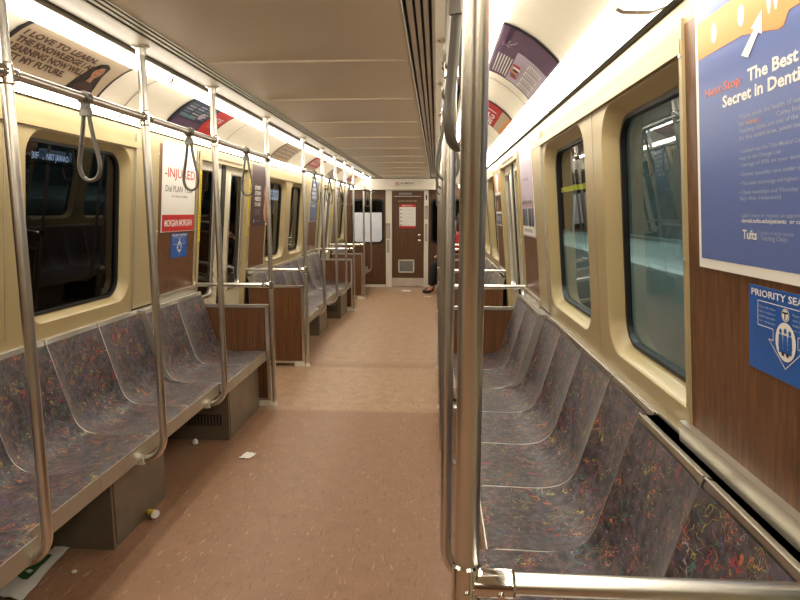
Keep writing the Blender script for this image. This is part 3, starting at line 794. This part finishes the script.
# ------------------------------------------------------------------ seats
PROF_E = [(.775,.445),(.79,.449),(.84,.450),(.90,.448),(.96,.446),(1.01,.446),(1.055,.450),(1.095,.461),(1.125,.480),(1.147,.508),(1.163,.545),(1.178,.595),(1.198,.66),(1.222,.745),(1.246,.83),(1.267,.90),(1.271,.915)]
def resample(P, n):
    seg = [math.dist(P[i], P[i+1]) for i in range(len(P)-1)]; tot = sum(seg); out = []
    for k in range(n+1):
        T = tot*k/n; i = 0
        while i < len(seg)-1 and T > seg[i]: T -= seg[i]; i += 1
        f = min(1, T/seg[i]); out.append((P[i][0]+(P[i+1][0]-P[i][0])*f, P[i][1]+(P[i+1][1]-P[i][1])*f))
    return out
NP = 36; PE = resample(PROF_E, NP)
def normal(i):
    a = PE[max(0, i-1)]; b = PE[min(NP, i+1)]; dx, dz = b[0]-a[0], b[1]-a[1]; l = math.hypot(dx, dz); return (dz/l, -dx/l)   # outboard / down
def depth(t):
    K = [(0, .0), (.08, .004), (.25, .018), (.42, .034), (.55, .045), (.7, .032), (.85, .018), (1, .006)]
    for (a, p), (b, q) in zip(K, K[1:]):
        if t <= b: return p+(q-p)*(t-a)/(b-a)
    return K[-1][1]
SW = .4525
def make_seat():
    r = empty('passenger_chair', (1.0, 0, 0), 'seat', 'seat', 'patterned bucket seats')
    def surf(vw, off):
        NVN = 20; vs = []
        def f(i, v):
            px, pz = PE[i]; nx, nz = normal(i); d = depth(i/NP)*(1-abs(v)**2.6)+off
            return (px+nx*d, v*SW/2*vw, pz+nz*d)
        return f, NVN
    t = MB(); f, nv = surf(.988, -.004)
    t.grid(lambda a, c: f(round(a*(NP-1))+0, c*2-1), NP-1, nv)
    up = t.build('upholstery', 'fabric', r)
    t = MB()
    top = lambda i, v: (PE[i][0]+normal(i)[0]*depth(i/NP)*(1-abs(v)**2.6), v*SW/2*.968, PE[i][1]+normal(i)[1]*depth(i/NP)*(1-abs(v)**2.6))
    bot = lambda i, v: (PE[i][0]+normal(i)[0]*.055, v*SW/2*.968, PE[i][1]+normal(i)[1]*.055)
    t.grid(lambda a, c: top(round(a*NP), c*2-1), NP, 14); t.grid(lambda a, c: bot(round(a*NP), c*2-1), NP, 2)
    for v in (-1, 1): t.add([top(i, v) for i in range(NP+1)]+[bot(i, v) for i in range(NP+1)], [(i, i+1, NP+2+i, NP+1+i) for i in range(NP)])
    t.add([top(NP, v) for v in (-1, 1)]+[bot(NP, v) for v in (1, -1)], [(0, 1, 2, 3)])
    t.build('shell', 'steel', r)
    t = MB()
    for v in (-1, 1): t.tube([(PE[i][0]-normal(i)[0]*.003, v*SW/2*.990, PE[i][1]-normal(i)[1]*.002) for i in range(NP+1)], .0013, 6)
    t.tube([(PE[NP][0], v*SW/2*.982, PE[NP][1]+.001) for v in (-1, 1)], .003, 6)
    t.build('edge_trim', 'steel', r)
    t = MB(); t.hexa([(.768,-SW/2+.001,.378),(.80,-SW/2+.001,.378),(.80,SW/2-.001,.378),(.768,SW/2-.001,.378),(.770,-SW/2+.001,.449),(.80,-SW/2+.001,.449),(.80,SW/2-.001,.449),(.770,SW/2-.001,.449)])
    t.build('front_rail', 'bronze', r)
    return r
proto = make_seat()
# build() subtracted the origin (1,0,0); mirror by rotating half a turn
first = True
names = ['first', 'second', 'third', 'fourth', 'fifth', 'sixth', 'seventh', 'eighth']
bn = {0: 'near', 1: 'second', 2: 'last'}
for bi, (a, c) in enumerate(BENCH):
    n = 8 if bi < 2 else 3
    wdt = (c-a)/n
    for s in (-1, 1):
        for k in range(n):
            if bi < 2: endm = k < 2 or k >= n-2
            else: endm = k < 2
            x = s*(1.0-(.047 if endm else 0))
            y = a+wdt*(k+.5)
            lab = 'patterned bucket seat, %s from the camera on the %s %s bench' % (names[k], bn[bi], 'left' if s < 0 else 'right')
            o = proto if first else copy_tree(proto)
            first = False
            o.location = (x, y, 0); o.rotation_euler = (0, 0, PI if s < 0 else 0); o.scale = (1, wdt/SW, 1)
            o['label'] = lab; o['group'] = 'patterned bucket seats'
def box_ped(s, y0, y1, xin, lab, grille=False):
    r = empty('seat_pedestal', (s*1.05, (y0+y1)/2, 0), lab, 'seat base', 'metal boxes under the benches')
    t = MB(); t.box(s*xin, s*1.265, y0, y1, .0, .372); t.build('housing', 'pedestal', r)
    t = MB(); t.box(s*(xin-.004), s*xin, y0+.02, y1-.02, .02, .36); d = t.build('access_panel', 'pedestal', r)
    t = MB()
    t.lathe([(.007,0),(.006,-.003)], (s*(xin-.004), (y0+y1)/2, .30), 10, axis='x'); t.build('latch', 'dark', d)
    if grille:
        t = MB()
        for i in range(12): t.box(s*(xin+.05+.022*i), s*(xin+.06+.022*i), y0-.003, y0, .10, .18)
        t.build('grille', 'dark', r)
for s in (-1, 1):
    sd = 'left' if s < 0 else 'right'
    for bi, lst in enumerate(([(.95, 1.65, .80), (2.46, 2.99, .85), (3.80, 4.49, .78)], [(5.9, 6.5, .80), (7.3, 7.85, .85), (8.55, 9.2, .78)], [(10.75, 11.3, .80)])):
        for pi, (y0, y1, xin) in enumerate(lst):
            box_ped(s, y0, y1, xin, 'grey metal box at floor under the %s of the %s bench on the %s' % (('near end', 'middle', 'far end')[pi], bn[bi], sd), pi == 2)
# ------------------------------------------------------------------ windscreen partitions
def arcpts(c, r, a0, a1, n, fx):  # in XZ plane
    return [fx(c[0]+r*math.cos(math.radians(a0+(a1-a0)*i/n)), c[1]+r*math.sin(math.radians(a0+(a1-a0)*i/n))) for i in range(n+1)]
def windscreen(s, y, lab, thick=False):
    px = .674 if s < 0 else (.650 if thick else .640)
    r = empty('windscreen_partition', (s*1.0, y, 0), lab, 'partition', 'windscreen partitions beside the doors')
    t = MB(); t.tube([(s*px, y, .0), (s*px, y, 2.228)], .0165, 20); t.build('pole', 'steel2', r)
    if thick:
        t = MB(); t.lathe([(.0170,.985),(.0184,.987),(.0184,2.2)], (s*px, y, 0), 28); t.build('pole_sleeve', 'steel2', r)
    t = MB(); t.lathe([(.034,2.229),(.034,2.223),(.021,2.217),(.019,2.19)], (s*px, y, 0), 24); t.build('ceiling_flange', 'steel', r)
    t = MB(); t.lathe([(.026,0),(.026,.012),(.020,.02),(.019,.035)], (s*px, y, 0), 20); t.build('floor_flange', 'white', r)
    t = MB(); t.tube([(s*px, y, .967), (s*(wx(.967)-.008), y, .967)], .0165, 20); t.build('top_bar', 'steel2', r)
    t = MB(); t.lathe([(.018,-.034),(.0215,-.03),(.0215,.03),(.018,.034)], (s*px, y, .967), 20)
    t.lathe([(.019,0),(.0215,.004),(.0215,.06),(.018,.064)], (s*(px+.008) if s > 0 else s*(px+.072), y, .967), 20, axis='x')
    for dx in (0, .05): t.lathe([(.006,-.026),(.005,-.022),(.005,-.018)], (s*(px+dx), y, .958), 10, axis='y')
    t.build('tee_joint', 'chrome', r)
    t = MB(); t.lathe([(.03,0),(.03,.006),(.02,.01)], (s*(wx(.967)-.012) if s > 0 else -(wx(.967)-.002), y, .967), 16, axis='x'); t.build('wall_flange', 'steel', r)
    xi = px+.028
    t = MB(); t.box(s*xi, s*1.25, y-.008, y+.008, .06, .80); t.build('panel', 'wood', r)
    t = MB(); t.box(s*xi, s*1.262, y-.014, y+.014, .79, .815); t.box(s*xi, s*(xi+.022), y-.014, y+.014, .05, .80); t.box(s*xi, s*1.262, y-.014, y+.014, .03, .055)
    t.build('panel_frame', 'steel', r)
    t = MB(); t.box(s*xi, s*(xi+.10), y-.02, y+.02, 0, .045); t.build('foot', 'white', r)
dn = {0: 'near', 1: 'near bench, far end', 2: 'second bench, near end', 3: 'second bench, far end', 4: 'last bench, near end'}
for i, y in enumerate(WSY):
    for s in (-1, 1):
        if i == 0 and s < 0: continue
        sd = 'left' if s < 0 else 'right'
        lab = ('steel pole, cross bar and low wood panel closest to the camera on the right' if i == 0 else
               'steel and wood windscreen partition on the %s at the %s' % (sd, dn[i].split(', ')[1]+' of the '+dn[i].split(', ')[0]))
        windscreen(s, y, lab, i == 0)

# ------------------------------------------------------------------ stanchion poles curving under the seats
def stanchion(s, y, lab):
    px = .672 if s < 0 else .638
    r = empty('stanchion_pole', (s*px, y, .37), lab, 'pole', 'stanchion poles along the benches')
    pts = [(s*px, y, 2.228), (s*px, y, 1.5), (s*px, y, .50)]+arcpts((px+.11, .475), .11, 180, 270, 10, lambda x, z: (s*x, y, z))+[(s*.80, y, .365)]
    t = MB(); t.tube(pts, .0175, 20); t.build('tube', 'steel2', r)
    t = MB(); t.lathe([(.036,2.229),(.036,2.223),(.022,2.217),(.0195,2.19)], (s*px, y, 0), 24); t.build('ceiling_flange', 'steel', r)
    t = MB(); t.lathe([(.018,1.895),(.022,1.90),(.022,1.955),(.018,1.96)], (s*px, y, 0), 20)
    t.lathe([(.018,-.045),(.0205,-.04),(.0205,.04),(.018,.045)], (s*px, y, 1.932), 16, axis='y')
    for dy in (-.03, .03): t.lathe([(.005,.022),(.004,.026)], (s*px-(0 if s < 0 else .048), y+dy, 1.932), 8, axis='x')
    t.build('bar_joint', 'chrome', r)
    t = MB(); t.box(s*.765, s*.80, y-.022, y+.022, .345, .376); t.build('seat_bracket', 'white', r)
POLES = [[1.775, 2.63, 3.46], [6.75, 7.62, 8.45], [11.75]]
pn = ['nearest', 'middle', 'farthest']
for bi, ys in enumerate(POLES):
    for k, y in enumerate(ys):
        for s in (-1, 1):
            sd = 'left' if s < 0 else 'right'
            lab = '%s bent steel pole along the %s bench on the %s' % (pn[k], bn[bi], sd) if bi < 2 else 'single bent steel pole by the %s end wall' % sd
            stanchion(s, y, lab)
# overhead bars
BARS = [(.9, 4.55), (5.8, 9.27), (10.6, 12.34)]
for bi, (a, c) in enumerate(BARS):
    for s in (-1, 1):
        px = .672 if s < 0 else .638
        sd = 'left' if s < 0 else 'right'
        r = empty('overhead_bar', (s*px, (a+c)/2, 1.932), 'horizontal steel grab bar above the %s bench on the %s' % (bn[bi], sd), 'grab bar', 'overhead grab bars')
        t = MB(); t.tube([(s*px, a, 1.932), (s*px, c, 1.932)], .0155, 18); t.build('tube', 'steel2', r)
        for yy in (a, c):
            t = MB(); t.lathe([(.020,1.90),(.023,1.905),(.023,1.958),(.020,1.963)], (s*px, yy, 0), 18)
            t.build('end_clamp', 'chrome', r)
# straps
def make_strap():
    r = empty('hand_strap', (0, 0, 1.932), 'x', 'strap', 'teardrop hand straps')
    t = MB(); t.lathe([(.0155,-.016),(.024,-.014),(.024,.014),(.0155,.016)], (0, 0, 1.932), 18, axis='y'); t.box(-.011, .011, -.013, .013, 1.893, 1.915); t.build('bar_clamp', 'strap', r)
    t = MB(); t.hexa([(-.019,-.012,1.868),(.019,-.012,1.868),(.019,.012,1.868),(-.019,.012,1.868),(-.017,-.010,1.900),(.017,-.010,1.900),(.017,.010,1.900),(-.017,.010,1.900)]); t.build('yoke', 'grey', r)
    half = [(.010,1.872),(.014,1.84),(.022,1.79),(.032,1.74),(.038,1.705),(.037,1.675),(.028,1.652),(.013,1.641)]
    pts = [(x, 0, z) for x, z in half]+[(0, 0, 1.638)]+[(-x, 0, z) for x, z in half[::-1]]
    P2 = []
    for i in range(len(pts)-1):
        p0, p1, p2, p3 = pts[max(0, i-1)], pts[i], pts[i+1], pts[min(len(pts)-1, i+2)]
        for k in range(3):
            u = k/3
            P2.append(tuple(.5*((2*p1[j])+(-p0[j]+p2[j])*u+(2*p0[j]-5*p1[j]+4*p2[j]-p3[j])*u*u+(-p0[j]+3*p1[j]-3*p2[j]+p3[j])*u**3) for j in range(3)))
    P2.append(pts[-1])
    t = MB(); t.tube(P2, .0065, 10, flat=1.6); t.build('loop', 'strap', r)
    return r
sp = make_strap(); ft = True
SY = {-1: [(2.18, 'over the near seats, in front of the large window'), (3.10, 'hanging in front of the red banded poster'), (4.04, 'hanging before the middle door'), (6.3, 'first past the middle door'), (7.2, 'over the middle of the second bench'), (8.05, 'over the far half of the second bench'), (8.85, 'by the far door')],
      1: [(1.14, 'highest and nearest, beside the thick pole'), (2.20, 'second along the row of poles'), (3.05, 'third along the row of poles'), (4.0, 'before the middle door'), (6.3, 'first past the middle door'), (7.2, 'over the middle of the second bench'), (8.05, 'over the far half of the second bench')]}
for s in (-1, 1):
    for y, w_ in SY[s]:
        o = sp if ft else copy_tree(sp); ft = False
        o.location = (s*(.672 if s < 0 else .638), y, 1.932)
        if s > 0 and y < 1.2: o.rotation_euler = (0, 0, 1.1)
        o['label'] = 'teardrop hand strap on the %s, %s' % ('left' if s < 0 else 'right', w_); o['group'] = 'teardrop hand straps'
for y, s, w_ in ((11.4, 1, 'right bar by the end wall'), (11.2, -1, 'left bar by the end wall')):
    o = copy_tree(sp); o.location = (s*(.672 if s < 0 else .638), y, 1.932); o['label'] = 'teardrop hand strap on the '+w_

# ------------------------------------------------------------------ litter
def crumple(name, pts, m_, lab, cat, th=.004, lumps=.006, seed=1, extra=None):
    random.seed(seed); cx = sum(p[0] for p in pts)/len(pts); cy = sum(p[1] for p in pts)/len(pts)
    r = empty(name, (cx, cy, 0), lab, cat)
    n = 8
    H_ = [[random.uniform(.002, .002+lumps) for _ in range(n+1)] for _ in range(n+1)]
    A, B, C_, D = pts
    def f(u, v, dz):
        i, j = round(u*n), round(v*n)
        x = (A[0]*(1-u)+B[0]*u)*(1-v)+(D[0]*(1-u)+C_[0]*u)*v; y = (A[1]*(1-u)+B[1]*u)*(1-v)+(D[1]*(1-u)+C_[1]*u)*v
        return (x, y, H_[i][j]+dz)
    t = MB(); t.grid(lambda u, v: f(u, v, 0), n, n, 0, False); t.grid(lambda u, v: f(u, v, .0012), n, n, 0, False)
    t.build('sheet', m_, r)
    if extra: extra(r, f)
    return r
crumple('paper_scrap', [(-.62,3.50),(-.55,3.50),(-.53,3.58),(-.60,3.60)], 'paper', 'small torn white paper scrap on the floor by the left bench', 'litter', seed=2)
def mag(r, f):
    t = MB(); t.grid(lambda u, v: f(.25+.5*u, .3+.45*v, .003), 4, 4, 0, False); t.build('picture', 'green', r)
    t = MB(); t.grid(lambda u, v: f(.1+.5*u, .82+.1*v, .003), 4, 1, 0, False); t.build('headline', 'ink', r)
crumple('newspaper', [(-1.25,2.12),(-1.02,2.08),(-1.06,2.48),(-1.24,2.52)], 'paper', 'discarded white newspaper with green picture under the near left seats', 'newspaper', lumps=.012, seed=4, extra=mag)
r = empty('paper_cup', (-.82, 2.76, 0), 'small crumpled yellow cup on the floor before the left middle seat base', 'litter')
t = MB(); t.tube([(-.845,2.775,.022),(-.815,2.76,.024),(-.795,2.745,.026)], [.014,.019,.022], 14, flat=.85); t.build('cup', 'yellow', r)
t = MB(); t.tube([(-.796,2.7455,.026),(-.790,2.742,.0265)], [.0235,.0235], 14, flat=.85); t.build('rim', 'pwhite', r)
r = empty('bottle_cap', (-.99, 3.75, 0), 'tiny white crumpled wad on the dark floor under the left bench', 'litter')
t = MB(); t.lathe([(.006,0),(.02,.006),(.018,.022),(.010,.034),(.002,.036)], (-.985, 3.72, 0), 9); t.build('wad', 'paper', r)
r = empty('paper_wad', (-1.0, 2.02, 0), 'tiny pale scrap beside the newspaper at bottom left', 'litter')
t = MB(); t.lathe([(.006,0),(.012,.004),(.009,.010),(.002,.012)], (-.93, 2.28, 0), 7); t.build('wad', 'paper', r)
crumple('paper_scrap', [(-.08,11.6),(.10,11.55),(.12,11.8),(-.05,11.85)], 'paper', 'white paper scrap on the floor before the end door', 'litter', seed=6)
crumple('paper_scrap', [(.38,10.9),(.50,10.85),(.52,10.95),(.41,11.0)], 'paper', 'small white scrap on the floor near the seated person', 'litter', seed=8)

# ------------------------------------------------------------------ seated person at the far right
def skin(name, pts, edges, m_, parent, root=0, sub=2):
    bm = bmesh.new(); lay = bm.verts.layers.skin.verify(); vs = []
    for p in pts:
        v = bm.verts.new(p[:3]); rr_ = p[3]; v[lay].radius = (rr_, p[4] if len(p) > 4 else rr_); vs.append(v)
    vs[root][lay].use_root = True
    for a_, b_ in edges: bm.edges.new((vs[a_], vs[b_]))
    me = bpy.data.meshes.new(name); bm.to_mesh(me); bm.free(); me.materials.append(M[m_])
    o = bpy.data.objects.new(name, me); COL.objects.link(o); o.parent = parent
    md = o.modifiers.new('s', 'SKIN'); md.use_smooth_shade = True; md = o.modifiers.new('u', 'SUBSURF'); md.levels = sub; md.render_levels = sub
    return o
PX, PY = 1.02, 11.5     # facing -x
pr = empty('person', (PX, PY, 0), 'person in red top and dark trousers seated at the far right end', 'person')
B = [(0,0,.55,.12),(0,0,.70,.11),(.02,0,.86,.115),(.02,0,.98,.10),(.015,0,1.06,.055),(0,0,1.12,.05),(-.01,0,1.19,.075),(-.01,0,1.27,.085),(-.005,0,1.33,.06),
     (.02,.17,1.0,.05),(-.03,.22,.78,.04),(-.25,.15,.68,.032),(-.31,.12,.67,.024),(.02,-.17,1.0,.05),(-.03,-.22,.78,.04),(-.25,-.15,.68,.032),(-.31,-.12,.67,.024),
     (-.05,.10,.53,.085),(-.42,.11,.53,.06),(-.44,.11,.30,.05),(-.43,.11,.09,.036),(-.50,.11,.05,.036),(-.58,.11,.035,.03),
     (-.05,-.10,.53,.085),(-.42,-.11,.53,.06),(-.46,-.11,.30,.05),(-.47,-.11,.09,.036),(-.54,-.11,.05,.036),(-.62,-.11,.035,.03)]
E_ = [(0,1),(1,2),(2,3),(3,4),(4,5),(5,6),(6,7),(7,8),(3,9),(9,10),(10,11),(11,12),(3,13),(13,14),(14,15),(15,16),(0,17),(17,18),(18,19),(19,20),(20,21),(21,22),(0,23),(23,24),(24,25),(25,26),(26,27),(27,28)]
for hs, w0 in ((1, 12), (-1, 16)):
    bx, by, bz = B[w0][:3]
    for fi, (dy, ln) in enumerate(((-.022, .075), (-.007, .085), (.008, .08), (.021, .065))):
        n0 = len(B); B += [(bx-.035, by+dy, bz, .0085), (bx-.035-ln*.55, by+dy*1.1, bz-.006, .008), (bx-.035-ln, by+dy*1.1, bz-.028, .007)]; E_ += [(w0, n0), (n0, n0+1), (n0+1, n0+2)]
    n0 = len(B); B += [(bx-.01, by-hs*.03, bz+.004, .009), (bx-.04, by-hs*.045, bz-.006, .008)]; E_ += [(w0, n0), (n0, n0+1)]
body_ = skin('body', B, E_, 'skin', pr)
top_ = skin('red_top', [(0,0,.56,.15,.14),(0,0,.70,.135),(.02,0,.86,.14),(.02,0,1.0,.12),(.015,0,1.07,.07),(.02,.18,1.02,.068),(-.03,.235,.78,.056),(-.22,.165,.69,.046),(.02,-.18,1.02,.068),(-.03,-.235,.78,.056),(-.22,-.165,.69,.046)],
     [(0,1),(1,2),(2,3),(3,4),(3,5),(5,6),(6,7),(3,8),(8,9),(9,10)], 'redcloth', pr)
tr_ = skin('trousers', [(0,0,.56,.14),(-.05,.10,.54,.10),(-.42,.11,.54,.075),(-.44,.11,.30,.064),(-.43,.11,.12,.055),(-.05,-.10,.54,.10),(-.42,-.11,.54,.075),(-.46,-.11,.30,.064),(-.47,-.11,.12,.055)], [(0,1),(1,2),(2,3),(3,4),(0,5),(5,6),(6,7),(7,8)], 'darkcloth', pr)
for sy, dx in ((.11, 0), (-.11, -.04)):
    skin('shoe', [(-.42+dx,sy,.05,.044),(-.50+dx,sy,.042,.042),(-.60+dx,sy,.034,.034)], [(0,1),(1,2)], 'ink', pr, sub=1)
skin('hair', [(.02,0,1.35,.07),(.045,0,1.29,.09),(.055,0,1.21,.08),(.05,0,1.11,.07),(-.02,0,1.375,.06),(.0,-.065,1.27,.045),(.0,-.075,1.18,.045),(.0,-.07,1.10,.04),(.0,.065,1.27,.045),(.0,.075,1.18,.045),(.0,.07,1.10,.04)], [(4,0),(0,1),(1,2),(2,3),(1,5),(5,6),(6,7),(1,8),(8,9),(9,10)], 'hair', pr, sub=2)
t = MB(); t.tube([(-.086,0,1.26),(-.10,0,1.235),(-.088,0,1.22)], [.006,.012,.008], 8)
t.build('nose', 'skin', pr, origin=(0,0,0))
for sy in (.03, -.03):
    t = MB(); t.lathe([(.001,-.008),(.009,-.004),(.010,0),(.001,.004)], (-.083, sy, 1.265), 10, axis='x'); t.build('eye', 'ink', pr, origin=(0,0,0))
    t = MB(); t.tube([(0, sy*2.75, 1.27), (.012, sy*2.95, 1.25), (0, sy*2.75, 1.22)], [.008,.014,.007], 8); t.build('ear', 'skin', pr, origin=(0,0,0))
t = MB(); t.tube([(-.083,-.02,1.195),(-.09,0,1.192),(-.083,.02,1.195)], .005, 8); t.build('mouth', 'maroon', pr, origin=(0,0,0))

# ------------------------------------------------------------------ outside at night
def st(name, mb, m_, org, par=None):
    o = mb.build(name, m_, par, origin=None if par is not None else org)
    if par is None: tag(o, kind='structure')
    return o
t = MB(); t.box(-4.2, -4.1, -4, 16, -1.2, 4.2); st('wall_tunnel_left', t, 'tunnel', (-4.2, 6, -1.2))
t = MB(); t.box(4.3, 4.4, -4, 16, -1.2, 4.2); st('wall_tunnel_right', t, 'tealdark', (4.3, 6, -1.2))
t = MB(); t.box(-4.2, 4.4, 15.9, 16, -1.2, 4.2); st('wall_tunnel_end', t, 'tunnel', (0, 16, -1.2))
t = MB(); t.box(-4.2, 4.4, -4, 16, 4.2, 4.3); st('trim_3', t, 'tunnel', (0, 6, 4.2))
t = MB(); t.box(-4.2, 4.4, -4, 16, -1.3, -1.2); st('trim_4', t, 'tunnel', (0, 6, -1.2))
t = MB(); P = [(2.45,-1.2),(2.45,.95),(2.47,1.05),(2.53,1.10),(2.62,1.12),(4.3,1.12)]
t.loops([[(x, y, z) for x, z in P] for y in (-3.8, 15.8)], 0, True, False); st('wall_platform_right', t, 'tealwall', (2.5, 6, -1.2))
r = empty('platform_sign_band', (3.2, 9.5, 1.9), 'yellow stripe across the dark wall outside the right windows', 'stripe')
t = MB(); t.box(3.1, 3.14, 8.6, 14.5, 1.93, 2.02); t.build('stripe', 'yellow', r)
t = MB()
for y in (8.7, 11.5, 14.4): t.box(3.14, 3.18, y-.03, y+.03, 1.12, 2.05)
t.build('post', 'steel', r)
for i, y in enumerate((3.2, 7.2, 11.2)):  # unseen lamps, added to light the wall outside the right windows
    r = empty('added_outside_light', (1.95, y, 3.3), 'unseen strip light added outside the right windows, %s of three' % ('nearest', 'middle', 'farthest')[i], 'light', 'added strip lights outside')
    t = MB(); t.box(1.90, 2.00, y-1.4, y+1.4, 3.30, 3.33); t.build('tube', emis('added outside lamp', (214, 232, 228), 105) if i == 0 else bpy.data.materials['added outside lamp'], r)
    t = MB(); t.box(1.87, 2.03, y-1.45, y+1.45, 3.33, 3.40); t.build('housing', 'grey', r)
    t = MB(); t.tube([(1.95, y, 3.39), (1.95, y, 4.2)], .02, 8); t.build('hanger_rod', 'steel', r)

# ------------------------------------------------------------------ tidy helper properties
for o in bpy.data.objects:
    if '_o' in o: del o['_o']
    if o.parent is not None:
        for k_ in ('category',):
            if k_ in o: del o[k_]

# ------------------------------------------------------------------ world, camera, colour
pr.scale = (1.06, 1.06, 1.06)
w = bpy.data.worlds.new('night'); SC.world = w; w.use_nodes = True
w.node_tree.nodes['Background'].inputs[0].default_value = (.004, .005, .006, 1); w.node_tree.nodes['Background'].inputs[1].default_value = 1
cam = bpy.data.cameras.new('camera'); co = bpy.data.objects.new('camera', cam); COL.objects.link(co)
cam.sensor_width = 36; cam.sensor_fit = 'HORIZONTAL'; cam.lens = 36*600/800; cam.clip_start = .02
co.location = (.6, 0, 1.52); co.rotation_euler = (math.radians(90-8.25), 0, math.radians(3.43))
SC.camera = co
SC.view_settings.view_transform = 'Standard'; SC.view_settings.look = 'None'; SC.view_settings.gamma = 1; SC.view_settings.use_curve_mapping = False
SC.view_settings.exposure = -.62
